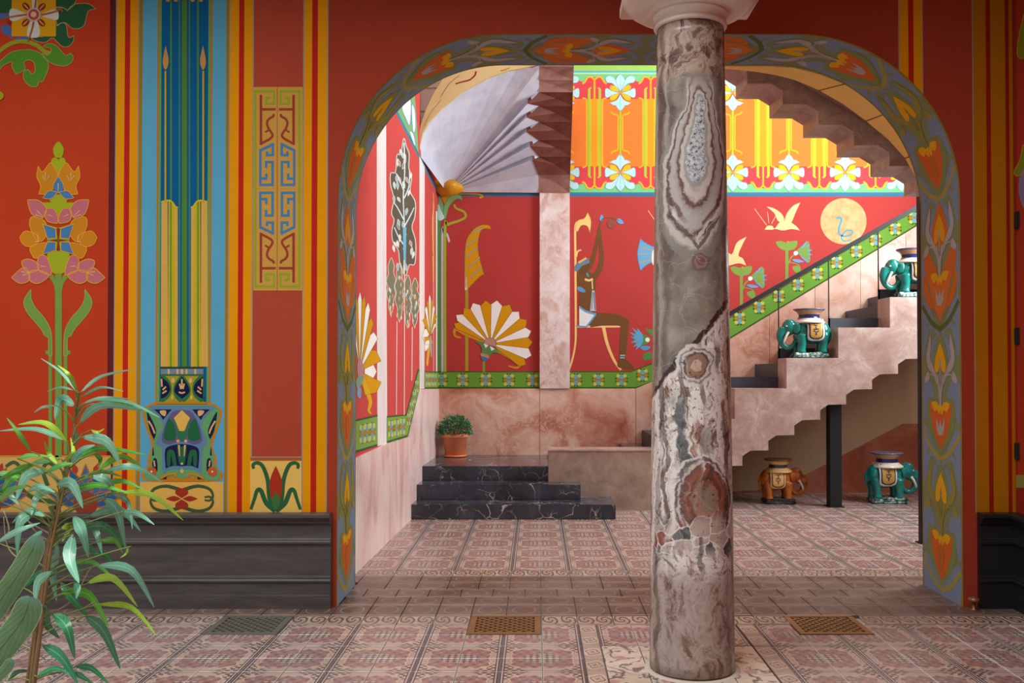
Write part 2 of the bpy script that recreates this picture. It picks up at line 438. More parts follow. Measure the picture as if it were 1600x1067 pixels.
    band = (z2.step(.52, .60)) * (1.0 - z2.step(.70, .76)) * (1.0 - a1.abs().step(.20, .25))
    chip = t.mix(vr.gt(.55), '#b7a297', t.mix(vg.gt(.5), '#8d4a38', '#4a4647'))
    c = t.mix(band * .85, c, t.mix(1.0 - vor.step(.02, .06), chip, '#e0d9d4'))
    # tall flow bands drawn down through the broken part
    fb = (a2 * 62.0 + (z2 * 5.0).sin() * 1.6 + L3 * 9.0 + L * 4.0).sin()
    fm = lower * (1.0 - foot) * t.noise(t.scale(P1, (3.0, 1.0, 1.0)), 3.0, 3, .5).step(.46, .58)
    c = t.mix(fm * fb.step(.45, .75) * .75, c, '#4b3833'); c = t.mix(fm * (1.0 - fb.step(-.75, -.45)) * .7, c, '#ded6d0')
    # specks and hair cracks
    s2 = t.noise(P, 38, 5, .75)
    c = t.mix(s2.step(.585, .63) * lower * (1.0 - foot * .5) * .85, c, '#2f2c2c')
    c = t.mix(s2.lt(.34) * .5, c, '#dcd5ce')
    cr = t.voro(t.warp(P, 5, .2), 5.0, 'DISTANCE_TO_EDGE')
    c = t.mix((1.0 - cr.step(.0, .008)) * .32, c, '#cfc7bf')
    return t.out(c, L2, .05)
ONYX = column_marble()
CAPSTONE = marble_pink('capital_stone', '#c9a48f', '#d9bba8', '#e8d3c4', (1, 1, 3), .4, .4)
# ------------------------------------------------------------------ the setting
YF, YB = 5.49, 6.06              # front wall, both faces
YW = 10.6                        # back wall of the stair hall
def C(c, **k): return paint(c, **k)
PF = Plane((0, YF, 0), (0, -1, 0)); PB = Plane((0, YW, 0), (0, -1, 0))
La, Lb = Vector((-1.250, 6.53, 0)), Vector((-1.126, YW, 0))
ld = (Lb - La).normalized(); PL = Plane(La, (ld.y, -ld.x, 0))
XS = 2.83                        # side wall at the right
PS = Plane((XS, 0, 0), (-1, 0, 0))
RED_F, RED_B, RED_L = C('#96301e'), C('#b4423e', var=.08), C('#c9504c', var=.07)

# arch opening: straight jambs, elliptical shoulders, flat crown
AX0, AX1, AZ, AR, ARZ, ATOP = -1.178, 2.515, 2.42, .97, .975, 3.395
arch = [(AX0, 0.0), (AX0, AZ)]
NQ = 28
for i in range(1, NQ + 1):
    q = math.pi / 2 * i / NQ; arch.append((AX0 + AR - AR * math.cos(q), AZ + ARZ * math.sin(q)))
for i in range(NQ + 1):
    q = math.pi / 2 * (1 - i / NQ); arch.append((AX1 - AR + AR * math.cos(q), AZ + ARZ * math.sin(q)))
arch.append((AX1, 0.0))
WX0, WZ1 = -3.9, 4.3
outline = [(WX0, 0.0)] + arch + [(XS + .5, 0.0), (XS + .5, WZ1), (WX0, WZ1)]
INTRADOS_BASE = C('#7f8660', var=.12)
sides = [0] * len(outline)
for i in range(1, len(arch)): sides[i] = 1
wall_front = extrude_poly('wall_front', [(x, YF, z) for x, z in outline], (0, YB - YF, 0), [C('#9a3a26'), INTRADOS_BASE], None, sides, kind='structure')

wall_back = box('wall_back', -1.6, 5.2, YW, YW + .3, 0, 9.0, RED_B, kind='structure')
def wall_quad(name, a, b, z0, z1, th, mat, **k):
    d = (b - a).normalized(); n = Vector((-d.y, d.x, 0)) * th
    bm = bmesh.new(); pts = [a, b, b + n, a + n]
    vs = [bm.verts.new((p.x, p.y, z)) for z in (z0, z1) for p in pts]
    for f in ((0, 1, 2, 3), (7, 6, 5, 4), (0, 4, 5, 1), (1, 5, 6, 2), (2, 6, 7, 3), (3, 7, 4, 0)): bm.faces.new([vs[i] for i in f])
    return bm_obj(name, bm, mat, **k)
wall_left = wall_quad('wall_left', La - ld * .47, Lb + ld * .02, 0, 9.0, .25, RED_L, kind='structure')
wall_right = box('wall_right', 5.0, 5.2, 6.06, YW, 0, 9.0, C('#c9b09b'), kind='structure')
win = box('added_window_1', 4.965, 5.0, 7.15, 9.05, 2.30, 4.90, C('#e6e2da'), kind='structure')  # unseen window made up to go with the added side lamp
for y0_, y1_, z0_, z1_2 in ((7.15, 7.24, 2.3, 4.9), (8.96, 9.05, 2.3, 4.9), (7.24, 8.96, 2.3, 2.39), (7.24, 8.96, 4.81, 4.9)): box('added_window_frame', 4.90, 4.965, y0_, y1_, z0_, z1_2, C('#6a4a34'), win)
wall_side = box('wall_side', XS, XS + .2, -2.0, YF, 0, 6.2, C('#8f2a1c'), kind='structure')
shade_wall_behind = box('shade_wall_behind', -1.2, XS + .2, -3.3, -3.1, 0, 6.2, C('#b98a6a'), kind='structure')  # unseen wall added behind the camera to darken the right corner
# gallery over the near side of the patio, and its beam on the column
ceiling = box('ceiling', WX0, XS + .2, 4.05, YF, 4.30, 4.5, C('#c9b48f'), kind='structure')
box('shade_slab_side', 1.7, XS + .2, -3.1, 4.05, 4.30, 4.5, C('#c9b48f'), kind='structure')  # unseen slab added to keep skylight off the right end of the wall
box('trim_1', .45, 1.12, 4.05, 4.75, 3.31, 4.30, C('#b99b86'), kind='structure')

# ---- floor: slab with every near tile an object of its own ------------------------------------
floor = box('floor', WX0 - .1, 5.2, 2.2, YW + .05, -.12, -.018, GROUT, kind='structure')
_tm = {}
def tile_mesh(w, d, mat, flip):
    key = (round(w, 3), round(d, 3), mat.name, flip)
    if key in _tm: return _tm[key]
    g, h, b = .0022, .018, .002
    x, y = w / 2 - g, d / 2 - g
    vs = [(-x, -y, -h), (x, -y, -h), (x, y, -h), (-x, y, -h), (-x, -y, -b), (x, -y, -b), (x, y, -b), (-x, y, -b),
          (-x + b, -y + b, 0), (x - b, -y + b, 0), (x - b, y - b, 0), (-x + b, y - b, 0)]
    fs = [(8, 9, 10, 11)]
    for k in range(4):
        j = (k + 1) % 4; fs += [(k, j, 4 + j, 4 + k), (4 + k, 4 + j, 8 + j, 8 + k)]
    me = bpy.data.meshes.new('tile'); me.from_pydata(vs, [], fs); me.materials.append(mat)
    uv = me.uv_layers.new(name='uv')
    for lp in me.loops:
        vx = vs[lp.vertex_index]; u, v = vx[0] / w + .5, vx[1] / d + .5
        if flip & 1: u = 1 - u
        if flip & 2: v = 1 - v
        uv.data[lp.index].uv = (u, v)
    _tm[key] = me; return me
tiles = []                       # (x, y, w, d, mat, flip)
def in_grate(x, y): return 4.92 < y < 5.30 and (-1.771 < x < -1.371 or -.371 < x < .029 or 1.393 < x < 1.793)
def field(x, y, w, d, ix, iy): tiles.append((x, y, w, d, T_FIELD, (1 if ix % 2 else 0) | (2 if iy % 2 else 0)))
GX = .229
front_cols = [(GX - .2 * (i + 1), .2, (0 if i % 2 == 0 else 1)) for i in range(21)]
cols_right = [(1.193 + .2 * i, .2, (1 if i % 2 == 0 else 0)) for i in range(8)]
# u grows away from the medallion: unit = two tiles, ruled line at the outer edges
for k in range(9):               # rows nearer than the scroll border
    yc = 5.12 - .2 * k - .1; vf = 0 if k % 2 == 0 else 2
    for x0, ww, fl in front_cols: tiles.append((x0 + ww / 2, yc, ww, .2, T_FIELD, fl | vf))
    for x0, ww, fl in cols_right: tiles.append((x0 + ww / 2, yc, ww, .2, T_FIELD, fl | vf))
    tiles.append((.2785, yc, .099, .2, T_STRIP, 0)); tiles.append((1.1435, yc, .099, .2, T_STRIP, 0))
    for i in range(4):
        x0 = .328 + .19125 * i
        tiles.append((x0 + .0956, yc, .19125, .2, T_FIELD if k < 2 else T_FLORAL, (1 if i % 2 == 0 else 0) | vf))
for i in range(34):
    x = -3.971 + .2 * i + .1
    tiles.append((x, 5.21, .2, .18, T_SCROLL, 0)); tiles.append((x, 5.425, .2, .25, T_PLAIN, 0))
for k in range(3):
    for i in range(20):
        x = -1.171 + .2 * i + .1 - (.1 if k == 1 else 0)
        if x < 2.75: tiles.append((x, 5.55 + .1933 * (k + .5), .2, .1933, T_PLAIN, 0))
for i in range(31):
    x = -1.371 + .2 * i + .1
    tiles.append((x, 6.22, .2, .18, T_PLAIN, 0)); tiles.append((x, 6.40, .2, .18, T_SCROLL, 0))
for k in range(21):
    yc = 6.49 + .2 * k + .1
    if yc > YW: break
    for i in range(31):
        tiles.append((-1.371 + .2 * i + .1, yc, .2, .2, T_FIELD, (1 if i % 2 == 0 else 0) | (2 if k % 2 == 0 else 0)))
def shows(x, y):
    p = x / y * F + 838; q = 577 + HC * F / y
    return -60 < p < 1660 and q < 1110
tiles = [t for t in tiles if not in_grate(t[0], t[1]) and (-4.0 < t[0] < (3.4 if t[1] < YB else 4.98)) and not (t[1] > YF and not (AX0 - .1 < t[0])) and t[1] < YW]
near = sorted([t for t in tiles if shows(t[0], t[1])], key=lambda t: t[1])
rest = near[296:] + [t for t in tiles if not shows(t[0], t[1])]; near = near[:296]
rj = random.Random(3)
for x, y, ww, dd, m, fl in near:
    o = bpy.data.objects.new('tile', tile_mesh(ww, dd, m, fl)); o.location = (x, y, rj.uniform(-.0008, .0008)); link(o, floor)
by = {}
V, Fc, MI, UVs, ML = [], [], [], [], []
for x, y, ww, dd, m, fl in rest:
    if m not in ML: ML.append(m)
    me = tile_mesh(ww, dd, m, fl); b = len(V); uvd = me.uv_layers[0].data
    V += [(v.co.x + x, v.co.y + y, v.co.z) for v in me.vertices]
    for p in me.polygons:
        Fc.append([b + i for i in p.vertices]); MI.append(ML.index(m)); UVs += [tuple(uvd[l].uv) for l in p.loop_indices]
fo = mesh_obj('far_tiles', V, Fc, ML, floor, MI, kind='stuff')
ul = fo.data.uv_layers.new(name='uv')
for i, q in enumerate(UVs): ul.data[i].uv = q

# ---- floor grates ---------------------------------------------------------------------------
def grate(x0, x1, label, metal):
    g = empty('floor_grate', ((x0 + x1) / 2, 5.11, 0), label=label, cat='floor grate', group='vent grates along the foot of the wall')
    W, D, b = (x1 - x0) / 2 - .004, .186, .035
    bm = bmesh.new()
    for a in ((-W, W, -D, -D + b), (-W, W, D - b, D), (-W, -W + b, -D + b, D - b), (W - b, W, -D + b, D - b)):
        bm_box(bm, a[0], a[1], a[2], a[3], -.018, .004, .002)
    bm_obj('frame', bm, metal, g)
    bm = bmesh.new(); n = 11
    iw, idp = W - b, D - b
    for sgn in (1, -1):
        for k in range(-n, n + 1):
            c = k * .052                         # diagonal bars x + sgn*y = c
            pts = []
            for yy in (-idp, idp):
                xx = c - sgn * yy; pts.append((xx, yy))
            (xa, ya), (xb, yb) = pts
            def clip(xa, ya, xb, yb):
                t0, t1 = 0.0, 1.0; dx = xb - xa
                for lim, s in ((-iw, 1), (iw, -1)):
                    fa, fb = s * (xa - lim), s * (xb - lim)
                    if fa < 0 and fb < 0: return None
                    if fa < 0: t0 = max(t0, fa / (fa - fb))
                    elif fb < 0: t1 = min(t1, fa / (fa - fb))
                if t1 - t0 < .02: return None
                return xa + dx * t0, ya + (yb - ya) * t0, xa + dx * t1, ya + (yb - ya) * t1
            q = clip(xa, ya, xb, yb)
            if not q: continue
            a, bb = Vector((q[0], q[1], 0)), Vector((q[2], q[3], 0)); d = (bb - a).normalized(); nn = Vector((-d.y, d.x, 0)) * .0052
            vs = [bm.verts.new(p + Vector((0, 0, zz))) for zz in (-.012, .001 + .0006 * sgn) for p in (a - nn, bb - nn, bb + nn, a + nn)]
            for f in ((0, 3, 2, 1), (4, 5, 6, 7), (0, 1, 5, 4), (1, 2, 6, 5), (2, 3, 7, 6), (3, 0, 4, 7)): bm.faces.new([vs[i] for i in f])
    bm_obj('lattice', bm, metal, g)
    box('shaft', -W + b, W - b, -D + b, D - b, -.0178, -.0150, DARKHOLE, g)  # black sheet close under the bars, paints the darkness of a deep shaft
    return g
grate(-1.771, -1.371, 'grey iron floor grate below the dark wood wainscot', IRON)
grate(-.371, .029, 'brass floor grate in front of the black marble steps, middle of the three', BRASS)
grate(1.393, 1.793, 'brass floor grate on the shaded tiles behind and right of the column', BRASS)

# ---- dark wood wainscot (profile swept along the wall) ----------------------------------------
prof = [(0, 0), (.045, 0), (.045, .078), (.042, .080), (.042, .150), (.050, .155), (.052, .166), (.046, .172), (.046, .186), (.034, .192), (.034, .372),
        (.046, .378), (.048, .390), (.042, .396), (.042, .404), (.036, .410), (.036, .486), (.044, .492), (.052, .500), (.052, .512), (.060, .516), (.070, .530), (.082, .536), (.082, .552), (.074, .558), (0, .558)]
def sweep(name, path, mat, **k):
    """path: list of (x,y) wall points, offset direction at each"""
    vs, fs = [], []; n = len(prof)
    for (x, y), (ox, oy) in path:
        for d, z in prof: vs.append((x + ox * d, y + oy * d, z))
    for i in range(len(path) - 1):
        for j in range(n):
            q = (j + 1) % n; fs.append((i * n + j, i * n + q, (i + 1) * n + q, (i + 1) * n + j))
    fs.append(tuple(range(n))); fs.append(tuple((len(path) - 1) * n + j for j in reversed(range(n))))
    bm = bmesh.new(); V_ = [bm.verts.new(v) for v in vs]
    for f in fs: bm.faces.new([V_[i] for i in f])
    return bm_obj(name, bm, mat, **k)
XL = -1.205
sweep('baseboard_left', [((WX0, YF), (0, -1)), ((XL, YF), (0, -1))], DADO, kind='structure')
sweep('baseboard_right', [((2.600, YF), (0, -1)), ((XS, YF), (-1, -1)), ((XS, 3.7), (-1, 0))], DADO_SHADED, kind='structure')

# ---- stair hall: dado slabs, pilaster, vault ---------------------------------------------------
def slab(name, parent, plane, pts, mat, th=.02):
    P = [plane.map(x, y) for x, y in pts]; return extrude_poly(name, P, plane.n * th, mat, parent)
zb = at(760, 607, YW).z
def back_slab(x0, x1, z0, z1, mat, name='marble_slab', th=.022):
    return box(name, x0 + .002, x1 - .002, YW - th, YW, z0, z1, mat, wall_back, .002)
xa, xb, xc = at(684, 650, YW).x, at(843, 650, YW).x, at(993, 650, YW).x
back_slab(xa - .02, xb, 0, zb, MARBLE_BACK); back_slab(xb, xc, 0, zb, MARBLE_BACK)
# dado rises with the stair from here on
sl = (at(1434, 352, YW).z - at(1140, 530, YW).z) / (at(1434, 352, YW).x - at(1140, 530, YW).x)
xk, zk = at(1140, 530, YW).x, at(1140, 530, YW).z
def zrise(x): return zk + sl * (x - xk)
edges = [xc, 1.62, 2.15, 2.66, 3.18, 3.70, 4.22, 4.98]
for i in range(len(edges) - 1):
    x0, x1 = edges[i] + .002, edges[i + 1] - .002
    pts = [(x0, YW, 0), (x1, YW, 0), (x1, YW, max(zb, zrise(x1))), (x0, YW, max(zb, zrise(x0)))]
    extrude_poly('marble_slab', pts, (0, -.022, 0), MARBLE_BACK2 if i % 2 == 0 else MARBLE_BACK, wall_back)
# under the stair the wall is olive above and reddish below an edge that climbs to the right
OLIVE = C('#bb9c7c', var=.08)
p = [(1.7, 0.0), (4.98, 0.0), (4.98, .77), (4.14, .77), (1.75, .1)]
extrude_poly('olive_panel', [(x, YW - .022, z) for x, z in [(1.2, .02), (4.98, .02), (4.98, 1.55), (4.2, 1.55), (1.75, .6), (1.2, .4)]], (0, -.004, 0), OLIVE, wall_back)
RED_LOW = marble_pink('red_brown', '#8a4530', '#a35a40', '#b87558')
extrude_poly('red_panel', [(x, YW - .026, z) for x, z in [(1.9, .0), (4.98, .0), (4.98, at(1420, 661, YW).z), (at(1409, 662, YW).x, at(1409, 662, YW).z), (at(1250, 745, YW).x, at(1250, 745, YW).z), (at(1180, 772, YW).x, .02)]], (0, -.012, 0), RED_LOW, wall_back)

zt = at(760, 303, YW).z
px0, px1 = at(843, 450, YW).x, at(890, 450, YW).x
box('pilaster', px0, px1, YW - .05, YW, zb, zt + .02, MARBLE_PILASTER, wall_back, .004)
# left wall dado of rose marble; it steps up with the black steps
slab('marble_dado', wall_left, PL, [(548, 718), (548, 990), (686, 745), (686, 607.5), (655, 608), (637, 682.5), (604, 692.5)], MARBLE_LEFT, .018)

# ---- vault ------------------------------------------------------------------------------------
PLASTER = NT('vault_plaster', .7, .2)
_c = PLASTER.ramp(PLASTER.noise(PLASTER.warp(PLASTER.pos(), 2, .3), 4, 6, .65), [(.3, '#bcc3d2'), (.5, '#cbd3e3'), (.7, '#d8deea')])
PLASTER = PLASTER.out(_c)
def dep(y): return 10.55 - max(0, (301 - y)) / 195 * 1.30
zig = [(842, 301), (841, 273), (831.8, 249.5), (842.5, 245), (828, 228), (841.6, 219), (822.5, 205.8), (842.5, 190.7), (823, 183), (842, 165.6), (824.5, 162), (842, 144), (842, 106), (842, 88)]
tip = {2, 4, 6, 8, 10}
zp = [at(x, y, dep(y) - (.09 if i in tip else 0)) for i, (x, y) in enumerate(zig)]
rib_in = [(655, 242), (656.5, 224), (660.6, 207), (671, 188.7), (691.5, 168), (722.5, 143.3), (763.7, 120.6), (794.6, 110.3), (820, 105.5), (842, 101)]
rp = [at(x, y, 9.27) for x, y in rib_in]
apex = at(698, 300, 10.52)
vault = empty('ceiling_vault', (0, 0, 0)); vault['kind'] = 'structure'
vs = [apex] + zp + list(reversed(rp)); fs = [(0, i, i + 1) for i in range(1, len(vs) - 1)]
# a second skin above makes each leaf of the pleated vault a solid
def pleat(pts, name):
    n = len(pts); v = [apex] + list(pts); u = [p + Vector((.0, .05, .10)) for p in v]
    f = [(0, i, i + 1) for i in range(1, n)] + [(n + 1, n + 2 + i, n + 1 + i) for i in range(1, n)]
    f += [(i, n + 1 + i, n + 2 + i, i + 1) for i in range(1, n)] + [(0, n + 1, n + 2, 1), (n, 2 * n + 1, n + 1, 0)]
    bm = bmesh.new(); V_ = [bm.verts.new(p) for p in v + u]
    for q in f: bm.faces.new([V_[i] for i in q])
    return bm_obj(name, bm, PLASTER, vault)
for i in range(len(zp) - 2): pleat([zp[i], zp[i + 1]], 'vault_pleat')
ridge = at(811, 161, 9.62)
lead = [zp[-2]] + [rp[-2], rp[-3], rp[-4], rp[-5], rp[-6], rp[-7], rp[-8], rp[-9], rp[-10]]
for i in range(len(lead) - 1):
    a, b = lead[i], lead[i + 1]; m = (a + b) / 2 + Vector((0, .015, .0))
    pleat([a, m], 'vault_pleat'); pleat([m, b], 'vault_pleat')
pleat([at(690, 296, 10.5), Vector((-1.12, 10.55, zt))], 'vault_pleat')
# soffit of the winding steps above the pilaster
sx = [890, 890.6, 892, 894, 897]
def edge_r(y): return 890 + (301 - y) / 195 * 6.5
bands = [(301, 842, 273, 841, None), (273, 841, 245, 842.5, (831.8, 249.5)), (245, 842.5, 219, 841.6, (828, 228)), (219, 841.6, 190.7, 842.5, (822.5, 205.8)),
         (190.7, 842.5, 165.6, 842, (823, 183)), (165.6, 842, 144, 842, (824.5, 162)), (144, 842, 125, 842, None), (125, 842, 104, 842, None), (104, 842, 82, 842, None)]
for i, (ya, xa_, yb, xb_, tp) in enumerate(bands):
    da, db = dep(ya) - .012, dep(yb) - .012
    P = [at(xa_, ya, da), at(edge_r(ya), ya, da), at(edge_r(yb), yb, db + .03), at(xb_, yb, db + .03)]
    if tp: P.append(at(tp[0], tp[1], dep(tp[1]) - .10))
    ctr = at(868, ya * .45 + yb * .55, (da + db) / 2 + .045)
    n = len(P); top = Vector((0, .14, .26)); v = P + [ctr] + [q + top for q in P]
    f = [(k, (k + 1) % n, n) for k in range(n)] + [(k, n + 1 + k, n + 1 + (k + 1) % n, (k + 1) % n) for k in range(n)] + [tuple(n + 1 + k for k in range(n))]
    bm = bmesh.new(); V_ = [bm.verts.new(q) for q in v]
    for q in f: bm.faces.new([V_[k] for k in q])
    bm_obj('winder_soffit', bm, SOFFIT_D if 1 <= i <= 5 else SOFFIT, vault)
# yellow rib and the grey spandrel behind the arch shoulder
rib_out = [(653.5, 242), (653.5, 220), (657, 196), (665, 172), (678, 145), (693, 122), (716, 92), (745, 78), (842, 60), (842, 101)]
ring = rib_in[:-1] + list(reversed(rib_out))
RIBY = C('#cdbd86', var=.12)
rib = extrude_poly('vault_rib', [at(x, y, 9.25) for x, y in ring], (0, .16, 0), RIBY, vault)
GREY = C('#a7a594', var=.08)
spand = extrude_poly('wall_spandrel', [at(x, y, 9.30) for x, y in [(653, 244), (560, 244), (560, 40), (860, 40), (842, 62), (745, 80), (716, 94), (693, 124), (678, 147), (665, 174), (657, 198)]], (0, .12, 0), GREY, None, kind='structure')
for q in ((640, 700, 137.5), (640, 674, 174)):
    a, b = at(q[0], q[2], 9.298), at(q[1], q[2], 9.298)
    box('joint', a.x, b.x, 9.297, 9.3, a.z - .004, a.z + .004, C('#6f6d61'), spand)
# gilded corbel where the pleats spring
GILD = simple('gilded_plaster', '#c98f16', .45, .4, 0, .2, 10)
prof_c = [(.02, -.02), (.10, .0), (.165, .05), (.185, .11), (.15, .16), (.10, .18), (.03, .185)]
vs_, fs_ = lathe_verts(prof_c, 40)
vs_ = [(x * (1 + .07 * math.cos(5 * math.atan2(y, x))), y * (1 + .07 * math.cos(5 * math.atan2(y, x))), z) for x, y, z in vs_]
cb = mesh_obj('corbel', vs_, fs_ + [tuple(reversed(range(40))), tuple(6 * 40 + i for i in range(40))], GILD, vault, smooth=True)
cb.location = at(700, 303.5, 10.50); cb.scale = (1.0, .9, .88)

# ---- the yellow second ring behind the arch, right shoulder ------------------------------------
yo = [(1100, 103), (1133, 103.6), (1198, 103.6), (1240, 106), (1280, 116), (1319, 131), (1353, 152), (1384, 177), (1409, 208), (1426, 242), (1435, 273), (1442, 311)]
yi = [(1100, 106), (1140, 108), (1180, 112), (1215, 118), (1243, 125.6), (1280, 141), (1318, 163), (1353, 189), (1388, 218), (1414, 247), (1430, 275), (1441, 311)]
def offp(p, y): return at(p[0], p[1], y)
YELLOWR = C('#f5cd78', var=.08)
O_ = [at(x, y, 6.07) for x, y in yo]; I_ = [at(x, y, 6.56) for x, y in yi]
up_ = Vector((.03, 0, .10)); V = O_ + I_ + [p + up_ for p in O_] + [p + up_ for p in I_]; n_ = len(O_); Fc = []
for i in range(n_ - 1):
    Fc += [(i, i + 1, n_ + i + 1, n_ + i), (2 * n_ + i, 3 * n_ + i, 3 * n_ + i + 1, 2 * n_ + i + 1), (n_ + i, n_ + i + 1, 3 * n_ + i + 1, 3 * n_ + i), (i, 2 * n_ + i, 2 * n_ + i + 1, i + 1)]
Fc += [(0, n_, 3 * n_, 2 * n_), (n_ - 1, 3 * n_ - 1, 4 * n_ - 1, 2 * n_ - 1)]
bm = bmesh.new(); V_ = [bm.verts.new(p) for p in V]
for f in Fc: bm.faces.new([V_[i] for i in f])
trim = bm_obj('trim_2', bm, YELLOWR, kind='structure')
for i in (5, 7, 9):
    a, b = I_[i] + Vector((-.001, 0, -.002)), O_[i] + Vector((-.001, 0, -.002)); d = (b - a).normalized(); s = (I_[i + 1] - I_[i - 1]).normalized() * .003
    extrude_poly('joint', [a - s, b - s, b + s, a + s], (-.001, 0, -.002), C('#7d5f2c'), trim)

# ---- black marble steps -------------------------------------------------------------------------
steps = empty('marble_steps', (-.3, 8.7, 0), label='three black white-veined marble steps below the red lotus wall', cat='steps')
def step(x1, y0, z0, z1, y1=None):
    xl = La.x + (y0 - La.y) * ld.x / ld.y + .004
    bm = bmesh.new(); bm_box(bm, xl, x1, y0, y1 or YW - .03, z0, z1, .006)
    o = bm_obj('step', bm, BLACK_MARBLE, steps); o.matrix_parent_inverse = steps.matrix_world.inverted(); return o
bpy.context.view_layer.update()
z1_, z2_, z3_ = .138, .284, .427
s1 = step(at(962, 800, 8.675).x, 8.675, 0, z1_, 9.22); s2 = step(at(907, 770, 8.99).x, 8.99, z1_, z2_, 9.6); s3 = step(at(857, 740, 9.34).x, 9.34, z2_, z3_)
for o in (s1, s2, s3): o.location = -Vector((-.3, 8.7, 0)); o.matrix_parent_inverse = Matrix.Identity(4)
# body under the landing
# ---- lower flight ---------------------------------------------------------------------------------
YP0, YP1 = 9.23, 9.56
stair = empty('staircase', (2.4, 9.4, 0), label='pink stone stair with stepped parapet climbing to the right along the back wall', cat='staircase')
def into(o, par): o.parent = par; o.matrix_parent_inverse = Matrix.Translation(-par.location); return o
landing_x0 = at(857, 750, YP0).x
blk = box('landing_block', landing_x0, 1.66, YP0, YP1, 0, .585, BROWN_STONE); into(blk, stair)
into(box('coping', landing_x0 - .006, 1.66, YP0 - .006, YP1 + .006, .585, .602, STONE, None, .003), stair)
into(box('landing', landing_x0 + .01, 1.02, YP1, YW - .024, 0, z3_, BLACK_MARBLE, None), stair)
top_xs = [at(x, 560, YP0).x for x in (1067, 1148, 1229, 1310, 1391, 1472, 1553)]
rise2 = .3035
tops = [.602 + rise2 * (i + 1) for i in range(7)]
bot = [(1040, 799), (1040, 775), (1053, 768), (1079, 768), (1079, 751.5), (1092, 744), (1119.5, 751.5 - 7.5 + 7.5)]
# underside: each step is an upright, a chamfer and a level
low = []
bx, bz = at(1160, 727.4, YP0).x, at(1160, 727.4, YP0).z
run, rise = .2584, .1520
for k in range(-3, 10):
    x, z = bx + run * k, bz + rise * k
    low += [(x, z), (x, z + .094), (x + .078, z + .147), (x + run, z + rise)]
low = [(x, max(0.0, z)) for x, z in low if z > -.05 and x < 5.0]
ptsP = [(top_xs[0], .30)] if False else []
poly = [(1.60, 0.0)] + [q for q in low if q[0] > 1.62]
xe = poly[-1][0]
poly.append((xe, tops[5]))
up = []
for i in range(6):
    up += [(top_xs[i], tops[i - 1] if i else .602), (top_xs[i], tops[i])]
up = [q for q in up if q[0] < xe]
poly += list(reversed(up)) + [(1.60, .602)]
cl = []
for q in poly:
    if not cl or (Vector(q) - Vector(cl[-1])).length > 1e-4: cl.append(q)
par = extrude_poly('parapet', [(x, YP0, z) for x, z in cl], (0, YP1 - YP0, 0), STONE); into(par, stair)
# treads behind the parapet
for n in range(-6, 9):
    x0 = 2.49 + .258 * n; zt_ = 1.46 + .150 * n
    if x0 > 4.7: break
    bm = bmesh.new(); bm_box(bm, x0, x0 + .30, YP1 + .002, YW - .024, zt_ - .19, zt_, .004)
    into(bm_obj('tread', bm, STEEL_B if n != -6 else BLACK_MARBLE), stair)
# steel post under the flight
post = empty('steel_post', (at(1302, 790, 9.53).x, 9.50, 0), label='dark steel post under the stair between the amber and the teal elephant', cat='post')
pw = 19 / 2 * 9.45 / F
box('shaft', -pw, pw, -.06, .06, 0, 1.06, STEEL, post, .006); box('foot_plate', -pw - .02, pw + .02, -.08, .08, 0, .008, STEEL, post)
# steel railing on the inner edge of the parapet
rail = empty('stair_railing', (2.4, YP1, 0), label='thin dark steel stair railing with sloping handrail above the stepped parapet', cat='railing')
YR = 9.548
h0, h1 = at(1100, 517.5, YR), at(1470, 306.5, YR)
dz_ = Vector((0, 0, .052))
into(extrude_poly('handrail', [h0, h1, h1 + dz_, h0 + dz_], (0, .02, 0), STEEL), rail)
def hz(x): return h0.z + (h1.z - h0.z) * (x - h0.x) / (h1.x - h0.x)
bxs = [at(x, 560, YR).x for x in (1138, 1217, 1295.5, 1373.5, 1452)]
bts = [at(1180, y, YR).z for y in (589, 544, 497, 452, 405)]
for i in range(4):
    into(box('curb_plate', bxs[i], bxs[i + 1] + .006, YR, YR + .014, tops[i + 1] - .02, bts[i], STEEL_B), rail)
    into(box('riser_plate', bxs[i + 1] - .006, bxs[i + 1] + .012, YR, YR + .014, bts[i] - .12, bts[i + 1], STEEL_B), rail)
    into(box('baluster', bxs[i + 1] - .005, bxs[i + 1] + .005, YR, YR + .012, bts[i], hz(bxs[i + 1]) + .02, STEEL), rail)
# ---- upper flight: the parapet with its stepped underside above the shoulder of the arch -----------
YU0, YU1 = 6.73, 7.12
upst = empty('upper_staircase', (2.2, 6.9, 3.0), label='upper stair flight with saw-toothed pink stone underside, seen from below', cat='staircase')
ux, uz = at(1167.5, 130.6, YU0).x, at(1167.5, 130.6, YU0).z
run_u, rise_u = .2584, .1508
low = []
for k in range(-4, 7):
    x, z = ux + run_u * k, uz - rise_u * k
    low += [(x, z), (x + .174, z), (x + run_u, z - .052)]
x_end = low[-1][0]
poly = low + [(x_end, low[-1][1] + 2.4), (low[0][0], low[0][1] + 1.0)]
sx0, sz0 = ux - 4 * run_u, uz + 4 * rise_u + .22
sx1, sz1 = x_end, uz - rise_u * (x_end - ux) / run_u + .22
into(extrude_poly('stair_soffit', [(sx0, YB + .02, sz0), (sx1, YB + .02, sz1), (sx1, YB + .02, sz1 + .22), (sx0, YB + .02, sz0 + .22)], (0, YU0 - YB - .025, 0), SOFFIT), upst)
into(box('landing', -1.22, sx0 + .1, YB + .02, 7.05, sz0 + .02, sz0 + .24, SOFFIT), upst)
pu = extrude_poly('parapet', [(x, YU0, z) for x, z in poly], (0, YU1 - YU0, 0), STONE); into(pu, upst)
